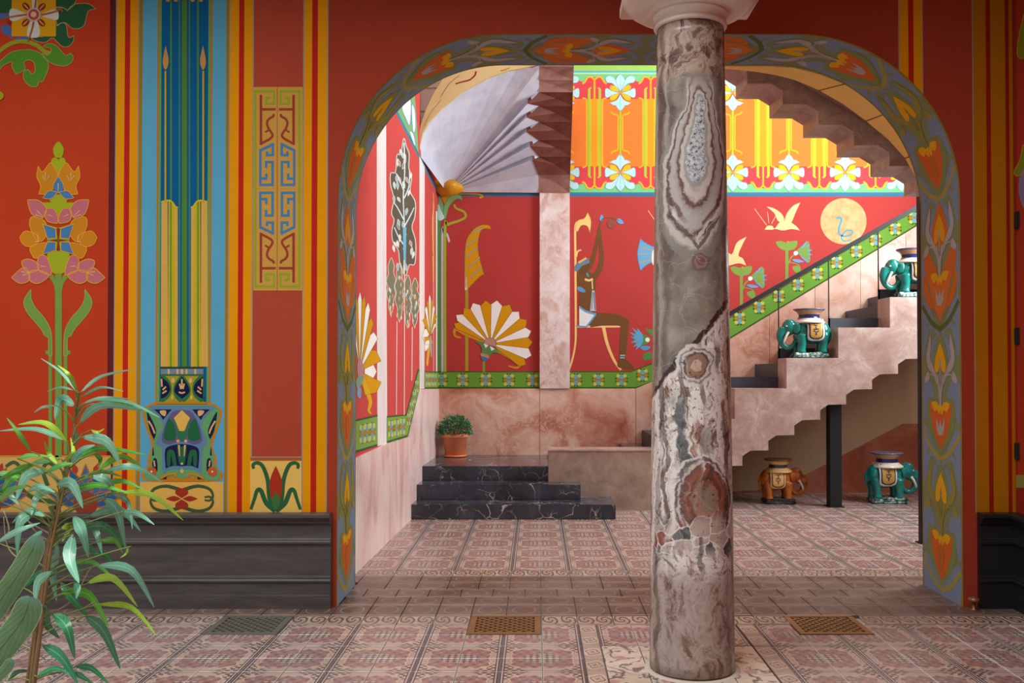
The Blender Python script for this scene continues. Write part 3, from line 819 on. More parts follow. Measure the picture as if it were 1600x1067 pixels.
# dark steel post in the shadow of the right jamb
jp = empty('steel_post', (at(1442, 800, 7.5).x, 7.50, 0), label='tall dark steel post standing close behind the right jamb of the arch', cat='post')
box('shaft', -.022, .022, -.03, .04, 0, 2.83, STEEL, jp, .004); box('foot_plate', -.04, .04, -.05, .06, 0, .008, STEEL, jp)

# ---- column --------------------------------------------------------------------------------------
colm = empty('column', (.729, 4.37, 0), label='veined onyx marble column with a pale stone capital in front of the arch', cat='column')
pr = []
for i in range(60):
    t_ = i / 59; z = .012 + (3.005 - .012) * t_
    r = .1975 - .041 * (t_ ** 1.25)
    pr.append((r, z))
sh = lathe('shaft', pr, ONYX, colm, 96)
box('foot_disc', -.001, .001, -.001, .001, 0, .001, ONYX, colm) if False else None
lathe('plinth_ring', [(.222, -.003), (.222, .002), (.205, .0035), (.190, .004)], simple('worn_cement', '#c4b8a8', .8, .2), colm, 64)
capp = [(.150, 3.003), (.166, 3.005), (.172, 3.014), (.168, 3.024), (.160, 3.027), (.160, 3.044), (.166, 3.048), (.166, 3.054), (.174, 3.058), (.178, 3.066), (.172, 3.072), (.215, 3.076), (.262, 3.090), (.296, 3.112), (.318, 3.142), (.322, 3.172), (.308, 3.190), (.308, 3.243)]
lathe('capital', capp, CAPSTONE, colm, 72)
box('abacus', -.29, .385, -.38, .50, 3.243, 3.302, CAPSTONE, colm, .006)
# ------------------------------------------------------------------ wall paintings (thin sheets of paint on the real walls)
LAYER = .0006
class Art:
    """one painted motif = one object on its wall; points are given in a local drawing frame (ox, oy, scale)"""
    def __init__(self, name, parent, surf, ox=0, oy=0, s=1.0, base=1):
        self.name, self.parent, self.surf = name, parent, surf
        self.fr(ox, oy, s); self.V, self.Fc, self.M, self.mats = [], [], [], []
        self.L = base; self.k = 0; self.sx = self.sy = None; self.only = None
    def fr(self, ox, oy, s): self.ox, self.oy, self.s = ox, oy, s; return self
    def mid(self, m):
        if isinstance(m, str): m = paint(m)
        if m not in self.mats: self.mats.append(m)
        return self.mats.index(m)
    def _emit(self, pts, tris, m):
        self.k += 1; lay = self.L * LAYER + self.k * 1.2e-5
        for k_, (fx, fy) in enumerate(self._syms()):
            b = len(self.V); lay += k_ * 6e-6
            for x, y in pts:
                if fx is not None: x = 2 * fx - x
                if fy is not None: y = 2 * fy - y
                self.V.append(self.surf.map(self.ox + x / self.s, self.oy + y / self.s, lay))
            flip = (fx is not None) != (fy is not None)
            for t in tris:
                self.Fc.append(tuple(b + i for i in (reversed(t) if flip else t))); self.M.append(m)
    def _syms(self):
        r = [(None, None)]
        if self.sx is not None: r.append((self.sx, None))
        if self.sy is not None: r.append((None, self.sy))
        if self.sx is not None and self.sy is not None: r.append((self.sx, self.sy))
        return r
    def up(self, n=1): self.L += n; return self
    def poly(self, pts, m, sub=0):
        pts = [(p[0], p[1]) for p in pts]
        tris = tessellate_polygon([[Vector((x, y, 0)) for x, y in pts]])
        self._emit(pts, [tuple(t) for t in tris], self.mid(m)); return self
    def rect(self, x0, y0, x1, y1, m):
        return self.poly([(x0, y0), (x1, y0), (x1, y1), (x0, y1)], m)
    @staticmethod
    def cr(pts, closed=True, n=5):
        out = []; N = len(pts)
        for i in range(N if closed else N - 1):
            p1, p2 = pts[i], pts[(i + 1) % N]
            p0 = pts[(i - 1) % N] if (closed or i > 0) else p1
            p3 = pts[(i + 2) % N] if (closed or i + 2 < N) else p2
            if len(p1) > 2: p0 = p1
            if len(p2) > 2: p3 = p2
            for k in range(n):
                t = k / n; t2, t3 = t * t, t * t * t
                out.append(tuple(.5 * (2 * p1[j] + (p2[j] - p0[j]) * t + (2 * p0[j] - 5 * p1[j] + 4 * p2[j] - p3[j]) * t2 + (3 * p1[j] - p0[j] - 3 * p2[j] + p3[j]) * t3) for j in (0, 1)))
        if not closed: out.append(tuple(pts[-1][:2]))
        return out
    def sp(self, pts, m, line=None, lw=0, n=5):
        c = self.cr(pts, True, n); self.poly(c, m)
        if line: self.L += .5; self.ribbon(c, lw, line, True); self.L -= .5
        return self
    def ribbon(self, c, wd, m, closed=False, w2=None):
        N = len(c); Lp, Rp = [], []
        for i in range(N):
            a = c[i - 1] if (i > 0 or closed) else c[i]; b = c[(i + 1) % N] if (i < N - 1 or closed) else c[i]
            dx, dy = b[0] - a[0], b[1] - a[1]; l = math.hypot(dx, dy) or 1
            h = (wd if w2 is None else wd + (w2 - wd) * i / (N - 1)) / 2
            nx, ny = -dy / l * h, dx / l * h
            Lp.append((c[i][0] + nx, c[i][1] + ny)); Rp.append((c[i][0] - nx, c[i][1] - ny))
        pts = Lp + Rp; tr = []
        for i in range(N if closed else N - 1):
            j = (i + 1) % N; tr += [(i, j, N + j), (i, N + j, N + i)]
        self._emit(pts, tr, self.mid(m))
    def st(self, pts, wd, m, w2=None, smooth=True, n=5):
        c = self.cr(pts, False, n) if smooth else self._miter(pts); self.ribbon(c, wd, m, False, w2); return self
    def _miter(self, pts): return pts
    def bar(self, pts, wd, m):
        """polyline of straight bars with square corners"""
        for a, b in zip(pts, pts[1:]):
            dx, dy = b[0] - a[0], b[1] - a[1]; l = math.hypot(dx, dy) or 1; e = wd / 2
            ux, uy = dx / l, dy / l
            if abs(dx) < 1e-6 or abs(dy) < 1e-6: a2 = (a[0] - ux * e, a[1] - uy * e); b2 = (b[0] + ux * e, b[1] + uy * e)
            else: a2, b2 = (a[0] - ux * e * .5, a[1] - uy * e * .5), (b[0] + ux * e * .5, b[1] + uy * e * .5)
            self.ribbon([a2, b2], wd, m)
        return self
    def disc(self, x, y, rx, m, ry=None, n=24, rot=0):
        ry = ry or rx; c, s_ = math.cos(rot), math.sin(rot)
        pts = []
        for i in range(n):
            q = 2 * math.pi * i / n; a, b = rx * math.cos(q), ry * math.sin(q); pts.append((x + a * c - b * s_, y + a * s_ + b * c))
        return self.poly(pts, m)
    def leaf(self, x0, y0, x1, y1, wd, m, line=None, lw=0):
        dx, dy = x1 - x0, y1 - y0; nx, ny = -dy / math.hypot(dx, dy) * wd / 2, dx / math.hypot(dx, dy) * wd / 2
        return self.sp([(x0, y0, 1), (x0 + dx * .4 + nx, y0 + dy * .4 + ny), (x1, y1, 1), (x0 + dx * .4 - nx, y0 + dy * .4 - ny)], m, line, lw)
    def fan(self, cx, cy, tips, cols, r0=38, line='#8a6410', lw=2, sh=.9):
        an = [math.atan2(y - cy, x - cx) for x, y in tips]
        for i in range(1, len(an)):
            while an[i] - an[i - 1] > math.pi: an[i] -= 2 * math.pi
            while an[i] - an[i - 1] < -math.pi: an[i] += 2 * math.pi
        rr = [math.hypot(x - cx, y - cy) for x, y in tips]
        bd = [an[0] - (an[1] - an[0]) / 2] + [(a + b) / 2 for a, b in zip(an, an[1:])] + [an[-1] + (an[-1] - an[-2]) / 2]
        rb = [rr[0]] + [(a + b) / 2 for a, b in zip(rr, rr[1:])] + [rr[-1]]
        for i in range(len(tips)):
            P = lambda r, a: (cx + r * math.cos(a), cy + r * math.sin(a))
            pts = [P(r0, bd[i]), P(rr[i] * sh, bd[i]), P(rr[i], an[i]), P(rr[i] * sh, bd[i + 1]), P(r0, bd[i + 1])]
            self.poly(pts, cols[i % 2]); self.L += .5; self.ribbon(pts, lw, line, True); self.L -= .5
        return self
    def done(self, **k):
        return mesh_obj(self.name, self.V, self.Fc, self.mats, self.parent, self.M, **k)

OR_, RS_, GL_, OLV = '#d88c08', '#b0221a', '#94897c', '#96701c'
OR_SHADED = '#a8660a'  # the stripe orange darkened by the shade of the right corner
WZ = .556
def archz(x):
    if AX0 + AR <= x <= AX1 - AR: return ATOP
    if AX0 < x < AX0 + AR: return AZ + ARZ * math.sqrt(max(0, 1 - ((AX0 + AR - x) / AR) ** 2))
    if AX1 - AR < x < AX1: return AZ + ARZ * math.sqrt(max(0, 1 - ((x - AX1 + AR) / AR) ** 2))
    return WZ
class WallXZ:
    """front wall in metres: x along the wall, y = height"""
    def map(self, x, z, off=0): return Vector((x, YF - off, z))
WXZ = WallXZ()
def fx(px, py=0): return PF.map(px, py).x
def stripes(name, seq, py, L=1):
    a = Art(name, wall_front, WXZ, base=L)
    for p0, p1, c in seq:
        x0, x1 = fx(p0, py), fx(p1, py); n = 6 if x0 > AX0 else 1
        bot = [(x0 + (x1 - x0) * i / n, archz(x0 + (x1 - x0) * i / n)) for i in range(n + 1)]
        a.poly(bot + [(x1, 4.25), (x0, 4.25)], c)
    return a.done()
RW = '#9b3a29'
stripes('painted_field', [(-190, 172, '#b23a1c'), (172, 181.5, '#5d2022')], 0)  # the narrow dark strip is a painted shadow line
stripes('painted_field', [(397, 474, '#a5432f')], 0)
stripes('painted_stripe', [(181.5, 183, GL_), (183, 195.7, OR_), (195.7, 204, RS_), (204, 216, OR_), (216, 218, GL_), (218, 223.5, OLV)], 0)
stripes('painted_stripe', [(354, 358.6, OLV), (358.6, 360.2, GL_), (360.2, 374, OR_), (374, 382, RS_), (382, 395, OR_), (395, 397, GL_)], 0)
stripes('painted_stripe', [(474, 476, GL_), (476, 488, OR_), (488, 497, RS_), (497, 511.5, OR_), (511.5, 513.5, GL_)], 0)
stripes('painted_stripe', [(1403.5, 1405, GL_), (1405, 1419, OR_), (1419, 1427.3, RS_), (1427.3, 1440.5, OR_), (1440.5, 1442, GL_)], 50)
stripes('painted_stripe', [(1518.5, 1520, GL_), (1520, 1540, OR_SHADED), (1540, 1547, '#8d1e12'), (1547, 1570, OR_SHADED), (1570, 1576, '#8d1e12'), (1576, 1583, OR_SHADED), (1583, 1584.5, GL_)], 50)  # orange and red here carry the corner's shade in their colour
# ---- blue candle panel with the vase --------------------------------------------------------
BL, DB, GR_ = '#559bb8', '#0d5584', '#5d9457'
stripes('painted_candle_panel', [(223.5, 246.5, BL), (246.5, 249.3, '#b06a1c'), (249.3, 253, GR_), (253, 326, DB), (326, 329.7, GR_), (329.7, 332.5, '#b06a1c'), (332.5, 354, BL)], 0)
a = Art('painted_candles', wall_front, PF, 180, 0, 2.6675, base=2); a.sx = 289
K0 = -150
for x, wd, c in ((233, 7, '#4d7f3c'), (268, 6, '#3f7a5c')): a.rect(x - wd / 2, K0, x + wd / 2, 1528, c)
a.up().rect(278, K0, 289.2, 1528, '#4a7a2c')
a.up(); GOLD, YEL = '#c79b48', '#b9a01e'
a.poly([(193, 842), (219, 838), (222, 1528), (190, 1528)], GOLD); a.poly([(223, 838), (238, 842), (250, 858), (250, 1528), (222, 1528)], YEL); a.poly([(250, 862), (261, 866), (262, 1528), (250, 1528)], GOLD)
a.up().st([(193, 842), (225, 836), (240, 845), (250, 860), (262, 866)], 7, '#c9ab1c')
a.rect(206.5, 296, 214, 842, '#b29a20'); a.rect(229, 842, 236, 1528, '#5f8a2a')
a.sp([(211, 190, 1), (224, 255), (211, 292), (199, 258)], '#b98746')
a.disc(220, 0, 9, '#b98746'); a.disc(254, 0, 9, '#b98746'); a.done()
a = Art('painted_vase', wall_front, PF, 210, 560, 5.333, base=3); a.sx = 398
a.rect(220, 70, 398, 145, '#6b7d8c'); a.up(); a.rect(220, 68, 398, 86, '#2d4335'); a.rect(220, 130, 398, 146, '#3d5c3a')
for x in (287, 360): a.rect(x - 8, 88, x + 8, 130, '#cfa06a')
a.rect(388, 88, 398, 130, '#cfa06a')
a.rect(220, 146, 398, 362, '#9a8f22'); a.up()
a.sp([(398, 148), (350, 190), (325, 260), (345, 330), (398, 352)], '#2f6a3c'); a.sp([(220, 146), (290, 180), (312, 260), (285, 330), (220, 350)], '#2f6a3c'); a.up()
a.sp([(398, 150, 1), (352, 215), (338, 280), (398, 335, 1)], '#171a3d'); a.sp([(222, 150, 1), (280, 200), (300, 260), (265, 315), (222, 335, 1)], '#171a3d'); a.up()
for q in ([(398, 172), (398, 250)], [(378, 210), (390, 255)], [(372, 280), (398, 290)], [(228, 170), (232, 235)], [(265, 235), (238, 262)], [(270, 268), (235, 292)]): a.st(q, 13, '#cfa06a')
a.disc(325, 185, 14, '#cfa06a', 24); a.disc(318, 325, 10, '#cfa06a', 20); a.rect(190, 362, 398, 379, '#b8741c')
a.L = 2
a.sp([(398, 366, 1), (195, 366), (125, 382), (72, 425), (70, 480), (100, 590), (141, 715), (112, 830), (100, 850), (118, 862), (85, 930), (58, 960), (70, 1003), (140, 1024), (398, 1026, 1)], '#b8741c')
a.up().sp([(398, 382, 1), (205, 384), (125, 398), (90, 428), (92, 480), (122, 590), (160, 700), (130, 830), (142, 870), (100, 920), (80, 960), (105, 1010), (200, 1012), (300, 985), (398, 1000, 1)], '#5f9560')
a.up().sp([(398, 392, 1), (155, 395), (125, 412), (190, 470), (238, 560), (200, 650), (186, 715), (228, 760), (238, 950), (300, 925), (398, 922, 1)], '#5b7c98')
a.sp([(105, 452), (135, 485), (182, 600), (165, 675, 1), (130, 600)], '#1c1f3e'); a.sp([(155, 735), (165, 800), (150, 810, 1)], '#1c1f3e'); a.sp([(165, 830), (190, 850), (190, 940), (150, 890)], '#1c1f3e')
a.up(); a.sp([(165, 424, 1), (312, 424, 1), (240, 512, 1), (215, 470)], '#1c1f3e'); a.sp([(398, 428, 1), (320, 445), (258, 550), (230, 680), (290, 716), (340, 700), (398, 692, 1)], '#5f5478')
a.sp([(398, 712, 1), (330, 720), (268, 745), (255, 800), (262, 915, 1), (330, 892), (398, 898, 1)], '#191d44')
a.st([(120, 520), (150, 570), (172, 625)], 14, '#cfa06a'); a.st([(165, 850), (172, 900)], 12, '#cfa06a'); a.disc(145, 942, 40, '#b0562c')
a.up(); a.sp([(215, 436), (265, 436), (258, 480), (225, 465)], '#cfa06a'); a.sp([(285, 498, 1), (330, 540), (350, 640), (320, 685), (248, 665), (262, 570)], '#215e39'); a.sp([(300, 480), (345, 530), (398, 612, 1), (398, 690, 1), (360, 650), (352, 570)], '#2d6a44')
a.poly([(398, 430), (330, 496), (352, 540), (375, 602), (398, 606)], '#d3a650'); a.disc(145, 942, 8, '#e0c8a0')
a.sp([(278, 772), (330, 768), (350, 850), (350, 892), (325, 885), (312, 815), (305, 815), (300, 890), (275, 890)], '#255f3d'); a.sp([(360, 735), (398, 735, 1), (398, 892, 1), (375, 870)], '#255f3d')
a.st([(372, 720), (380, 815)], 17, '#cfa06a', 6); a.disc(366, 688, 13, '#cfa06a')
a.poly([(398, 912), (380, 940), (398, 962)], '#cfa06a'); a.st([(215, 1000), (280, 968), (340, 962), (345, 985)], 18, '#c07a22'); a.poly([(230, 1002), (270, 985), (268, 1005)], '#1c1f3e'); a.disc(398, 876, 9, '#cbb98a')
a.done()
a = Art('painted_bow_panel', wall_front, PF, 180, 480, 2.6675, base=3); a.rect(105, 728, 451, 866, '#d2a24c'); a.up(2); a.sx, a.sy = 278, 797
a.st([(276, 762), (215, 745), (165, 756), (148, 784), (160, 804), (183, 803)], 15, '#3f5233', 7)
a.up(); a.sx = None; a.sp([(278, 794, 1), (252, 775), (258, 757), (278, 755), (298, 757), (304, 775)], '#98301f'); a.sy = None; a.sx = 278
a.sp([(274, 797, 1), (245, 786), (212, 797, 1), (245, 808)], '#98301f'); a.done()
a = Art('painted_tulip_panel', wall_front, PF, 180, 480, 2.6675, base=3)
a.rect(564, 622, 777, 640, '#a4562c'); a.rect(564, 622, 777, 626, GL_); a.rect(563, 640, 777, 855, '#d9b05a'); a.up(2); a.sx = 669
a.st([(578, 672), (575, 656), (592, 648), (615, 662), (636, 720), (645, 800), (669, 846)], 12, '#2d5c3a', 20); a.st([(566, 842), (580, 800), (592, 764), (608, 764), (630, 815), (669, 848)], 12, '#2d5c3a', 22)
a.sx = None; a.up().sp([(670, 660, 1), (694, 720), (690, 790), (670, 842), (650, 790), (646, 720)], '#a4301f'); a.up().sp([(670, 766, 1), (688, 810), (670, 848), (652, 810)], '#3d6b35'); a.done()
# ---- fretted gold panel ------------------------------------------------------------------------
a = Art('painted_fret_panel', wall_front, PF, 390, 130, 6.278, base=3); a.rect(38, 38, 522, 1035, '#bf8f42')
a.fr(0, 0, 1); a.rect(395.6, 295, 472.8, 454, '#bf8f42'); a.fr(390, 130, 6.278); a.up(); a.sx, a.sy = 272, (295 - 130) * 6.278
a.bar([(58, 80), (240, 80), (240, 200), (160, 200), (160, 145), (192, 145)], 22, '#8c9a20'); a.rect(44, 70, 66, 1037, '#8c9a20')
a.bar([(112, 128), (112, 592)], 25, '#933c28'); a.bar([(112, 257), (245, 257)], 24, '#933c28')
a.st([(235, 303), (233, 325), (192, 350), (172, 388), (185, 440), (218, 490), (224, 522), (190, 552), (104, 598)], 23, '#933c28'); a.st([(152, 482), (200, 452)], 18, '#933c28')
a.bar([(172, 682), (172, 705), (228, 705), (228, 600)], 24, '#4279a0'); a.ribbon([(238, 596), (100, 662)], 26, '#4279a0'); a.bar([(106, 668), (106, 997), (226, 997), (226, 774), (163, 774), (163, 818)], 24, '#4279a0'); a.bar([(118, 935), (165, 935), (165, 898)], 24, '#4279a0')
a.sx = a.sy = None; a.fr(0, 0, 1); a.rect(432.8, 137, 433.6, 454, '#8d4526'); a.done()
# ---- tall flower on the red field ----------------------------------------------------------------
FO = '#d8932a'
a = Art('painted_flower_spike', wall_front, PF, 0, 210, 4.106, base=3); a.sx = 376
OGE, LIM, PNK, BLU = '#bf7a1c', '#97a01e', '#b5646c', '#44749c'
a.L = 3; a.rect(355, 880, 376, 2610, '#6d9040'); a.sp([(310, 905), (345, 905), (362, 985), (360, 1040), (345, 960)], '#6d9040')
a.fr(0, 380, 2.6675); a.sx = 242; a.sp([(130, 192, 1), (101, 238), (114, 288), (168, 352), (186, 384, 1), (203, 394, 1), (203, 470, 1), (218, 470, 1), (214, 372), (188, 315), (150, 270), (131, 232)], '#6d9040', '#8ea04a', 3)
a.rect(203, 460, 217, 880, '#6d9040'); a.rect(190, 447, 218, 463, '#6d9040'); a.fr(0, 210, 4.106); a.sx = 376
a.up()
a.sp([(376, 150, 1), (355, 146), (342, 98), (360, 58), (376, 46, 1)], LIM); a.sp([(376, 268, 1), (332, 195), (336, 156), (360, 150), (376, 165, 1)], LIM)
a.sp([(247, 203, 1), (275, 240), (322, 184), (345, 200), (374, 262), (346, 315), (340, 350), (305, 382), (250, 384, 1), (262, 330), (238, 272)], OGE, FO, 5)
a.sp([(376, 385, 1), (320, 395), (330, 450), (362, 520), (376, 565, 1)], LIM); a.sp([(268, 442), (330, 440), (335, 475), (300, 478)], LIM)
a.up(); a.sp([(376, 270, 1), (342, 340), (376, 382, 1)], BLU); a.sp([(275, 408, 1), (318, 362), (372, 372, 1), (330, 414)], BLU, FO, 4)
a.sp([(178, 420, 1), (250, 424), (296, 470), (292, 512), (262, 542), (202, 505)], PNK, FO, 5); a.sp([(302, 480), (345, 478), (374, 530), (370, 572, 1), (310, 560), (290, 520)], PNK, FO, 5)
a.L -= 1; a.sp([(196, 540), (228, 530), (290, 560), (302, 640), (250, 690), (196, 600)], OGE, FO, 5); a.sp([(128, 660, 1), (166, 620), (240, 645), (252, 682), (200, 720), (150, 705)], OGE, FO, 5); a.sp([(196, 725), (256, 700), (302, 700), (282, 770), (230, 795), (206, 770)], OGE, FO, 5)
a.L += 1; a.sp([(376, 600, 1), (268, 570, 1), (306, 680), (268, 772, 1), (376, 745, 1)], LIM); a.sp([(376, 745, 1), (305, 768), (335, 880), (376, 895, 1)], LIM)
a.up(); a.poly([(278, 577), (360, 603), (362, 665), (306, 670)], BLU); a.poly([(306, 690), (360, 690), (360, 745), (276, 770)], BLU)
for q in ([(278, 577), (360, 603), (362, 665), (306, 670)], [(306, 690), (360, 690), (360, 745), (276, 770)]): a.L += .5; a.ribbon(q, 6, FO, True); a.L -= .5
a.poly([(364, 605), (376, 600), (376, 750), (364, 745), (372, 680)], '#8c2c1c'); a.poly([(305, 680), (376, 672), (376, 690)], '#8c2c1c')
for q in ([(75, 920, 1), (150, 855), (190, 885), (186, 940), (130, 956)], [(145, 812), (190, 800), (246, 830), (246, 870), (190, 885), (150, 850)], [(250, 786), (300, 785), (332, 870), (330, 906, 1), (250, 870)], [(190, 885), (246, 870), (316, 905), (252, 956), (196, 940)]): a.sp(q, PNK, FO, 5)
a.up()
for q in ([(295, 245), (290, 300)], [(272, 265), (298, 300)], [(320, 265), (300, 300)], [(245, 650), (250, 700)], [(228, 690), (262, 688)], [(140, 880), (190, 888)], [(150, 905), (190, 888)], [(265, 845), (300, 848)], [(240, 490), (280, 530)], [(230, 515), (282, 535)], [(310, 515), (345, 530)], [(376, 315), (376, 375)]): a.st(q, 8, '#d0a062', 3)
a.sx = None; a.disc(376, 680, 12, '#6a5a12'); a.done()
# ---- flower head at the upper left -----------------------------------------------------------
a = Art('painted_rosette', wall_front, PF, 0, 0, 6.669, base=3); DG, LG, OL = '#2a5534', '#4f8426', '#a8935a'
a.sp([(-300, -200), (130, -200), (125, 60), (110, 130), (0, 135), (-300, 120)], DG); a.poly([(0, 140), (120, 140), (60, 195), (0, 200)], '#4d6499')
a.sp([(580, 275, 1), (645, 240), (692, 262), (708, 370), (730, 392), (770, 372, 1), (768, 425), (720, 482), (655, 486), (600, 440), (545, 398), (460, 445), (330, 400), (560, 360)], DG, OL, 7)
a.sp([(585, 75, 1), (650, 78), (708, 112, 1), (740, 70), (800, 42), (900, 36), (960, 60), (1000, 96, 1), (930, 112), (902, 180), (882, 260), (820, 300), (742, 290), (690, 242), (640, 242), (600, 272, 1), (585, 200)], DG, OL, 7)
a.sp([(580, -120), (800, -120), (785, 30), (708, 110, 1), (660, 82), (585, 72)], DG, OL, 6)
a.sp([(15, 270), (100, 268), (135, 400), (85, 370), (30, 350)], '#4d6499'); a.sp([(165, 395), (292, 380), (272, 422), (180, 424)], '#4d6499')
a.up(); a.st([(-60, 600), (0, 530), (120, 452), (250, 432), (380, 470), (470, 540), (540, 556)], 44, '#8f9128')
a.sp([(455, 492), (500, 456), (580, 470), (640, 530), (685, 578), (742, 554, 1), (766, 602), (740, 660), (660, 690), (560, 670), (480, 620), (440, 560), (500, 575), (535, 540), (520, 500)], LG, OL, 6)
a.sp([(0, 640, 1), (120, 545), (260, 520), (330, 522), (430, 560), (500, 650), (505, 722), (450, 852, 1), (405, 858), (395, 893), (340, 906), (282, 872), (246, 810), (256, 742), (300, 730), (332, 770), (366, 742), (360, 662), (312, 626), (255, 650), (264, 722), (170, 776, 1), (126, 692), (132, 645), (40, 682), (0, 730, 1)], LG, OL, 6)
a.up(); a.rect(125, -200, 585, 382, '#cd9215'); a.up(); WH = '#c3c0b2'
a.sp([(318, 230), (398, 230), (416, 370), (350, 396), (285, 370)], WH); a.sp([(420, 150, 1), (590, 100), (602, 210), (440, 172)], WH); a.sp([(295, 150, 1), (120, 92), (118, 222), (282, 172)], WH); a.poly([(322, -200), (402, -200), (392, 90), (340, 90)], WH)
a.up(); 
for x, y, r in ((275, 70, .8), (440, 75, -.8), (270, 240, -.8), (435, 240, .8)): a.disc(x, y, 46, '#7d2430', 30, rot=r); a.L += .5; a.disc(x, y, 40, '#c98e2a', 9, rot=r); a.L -= .5
a.disc(355, 155, 72, '#b0a3b5'); a.up().disc(355, 155, 56, '#b8452c'); a.up().disc(355, 155, 30, '#cfa989')
for q in ([(355, 230), (335, 320), (295, 440)], [(430, 160), (540, 135), (640, 105), (655, 130)], [(285, 155), (180, 170), (60, 190)], [(370, 85), (378, 0), (372, -60)]): a.st(q, 20, '#a8562f', 14)
a.disc(105, 235, 22, '#8d2a22'); a.disc(0, 1000, 44, '#9a9420'); a.done()
# ---- lower left frieze with palmette -----------------------------------------------------------
a = Art('painted_frieze', wall_front, PF, 0, 380, 2.6675, base=3); a.rect(-500, 884, 462, 892, '#b8862c'); a.rect(-500, 892, 462, 1130, '#c79c54'); a.up(2)
for b in (0, -400):
    for i in range(7):
        q = R(-165 + 25 * i); a.leaf(358 + b, 1085, 358 + b + 165 * math.cos(q), 1085 + 165 * math.sin(q), 62, '#3f6488' if i % 2 else '#2f5580', '#b0552c', 5)
    a.up(); a.leaf(320 + b, 960, 305 + b, 915, 26, '#a8382a'); a.leaf(395 + b, 960, 412 + b, 915, 26, '#a8382a'); a.disc(358 + b, 1085, 50, '#8d3a2a')
    a.st([(25 + b, 930), (60 + b, 912), (85 + b, 940), (75 + b, 1000), (140 + b, 1060), (250 + b, 1080)], 12, '#3f5a38', 20); a.st([(230 + b, 930), (200 + b, 915), (180 + b, 945), (200 + b, 1010)], 12, '#3f5a38', 18)
a.done()
# ---- side wall at the right: edge of a painted panel and its hinges -----------------------------
a = Art('painted_side_panel', wall_side, PS, 0, 0, 1, base=1); a.poly([(1588, -20), (1700, -20), (1700, 760), (1590, 760)], '#a2341f'); a.up()
a.sp([(1604, 20), (1596, 40), (1590, 75), (1592, 90), (1602, 88), (1620, 60)], '#7d7a1c', '#b39a2e', 1); a.sp([(1600, 225), (1594, 250), (1585, 268), (1590, 275), (1604, 262)], '#7d7a1c', '#b39a2e', 1); a.sp([(1606, 262), (1594, 275), (1592, 300), (1600, 325), (1615, 330)], '#7f6f88')
a.rect(1588, 742, 1700, 762, '#8a8040'); a.done()
for y in (344, 525, 705):
    p0, p1 = PS.map(1589.5, y - 13), PS.map(1591.5, y + 13)
    box('hinge', XS - .014, XS, p0.y - .03, p0.y + .012, p1.z, p0.z, STEEL, wall_side, .003)

# ------------------------------------------------------------------ the arch soffit
cum = [0.0]
for i in range(1, len(arch)): cum.append(cum[-1] + math.hypot(arch[i][0] - arch[i - 1][0], arch[i][1] - arch[i - 1][1]))
STOT = cum[-1]
class Soffit:
    def map(self, h, v, off=0):
        """h: across the soffit from its middle (+ towards the room behind), v: along the arch from the left floor"""
        v = min(max(v, 0), STOT); i = 1
        while i < len(cum) - 1 and cum[i] < v: i += 1
        t = (v - cum[i - 1]) / (cum[i] - cum[i - 1]); a, b = arch[i - 1], arch[i]
        x, z = a[0] + (b[0] - a[0]) * t, a[1] + (b[1] - a[1]) * t
        def nrm(k):
            k0, k1 = max(0, k - 1), min(len(arch) - 1, k + 1); dx, dz = arch[k1][0] - arch[k0][0], arch[k1][1] - arch[k0][1]; l = math.hypot(dx, dz); return dz / l, -dx / l
        n0, n1 = nrm(i - 1), nrm(i); nx, nz = n0[0] * (1 - t) + n1[0] * t, n0[1] * (1 - t) + n1[1] * t
        return Vector((x + nx * off, (YF + YB) / 2 + h * .985, z + nz * off))
SOF = Soffit()
class SofUnit:
    def __init__(s, v0, side, vs=1.0): s.v0, s.side, s.vs = v0, side, vs
    def map(s, h, v, off=0):
        q = s.v0 + v * s.vs
        return SOF.map(h if s.side == 0 else h, q if s.side == 0 else STOT - q, off)
class ArtS(Art):
    def poly(self, pts, m):          # long pieces are cut so that they follow the curve of the arch
        pts = [(p[0], p[1]) for p in pts]
        bm = bmesh.new(); vs = [bm.verts.new((x, y, 0)) for x, y in pts]
        tr = tessellate_polygon([[Vector((x, y, 0)) for x, y in pts]])
        for t in tr:
            try: bm.faces.new([vs[i] for i in t])
            except ValueError: pass
        ys = [p[1] for p in pts]; k = math.floor(min(ys) / .04) * .04
        while k < max(ys):
            bmesh.ops.bisect_plane(bm, geom=bm.verts[:] + bm.edges[:] + bm.faces[:], plane_co=(0, k, 0), plane_no=(0, 1, 0)); k += .04
        bm.verts.index_update(); P = [(v.co.x, v.co.y) for v in bm.verts]
        self._emit(P, [tuple(v.index for v in f.verts) for f in bm.faces], self.mid(m)); bm.free(); return self
SLATE, OLG, OLE = '#7b8aa0', '#7f8852', '#9c914e'
def sof_edge():
    a = ArtS('painted_edge_band', wall_front, SOF, base=1)
    for h0, h1 in ((-.289, -.262), (.272, .289)): a.poly([(h0, 0), (h1, 0), (h1, STOT), (h0, STOT)], '#8b7d36')
    a.done()
sof_edge()
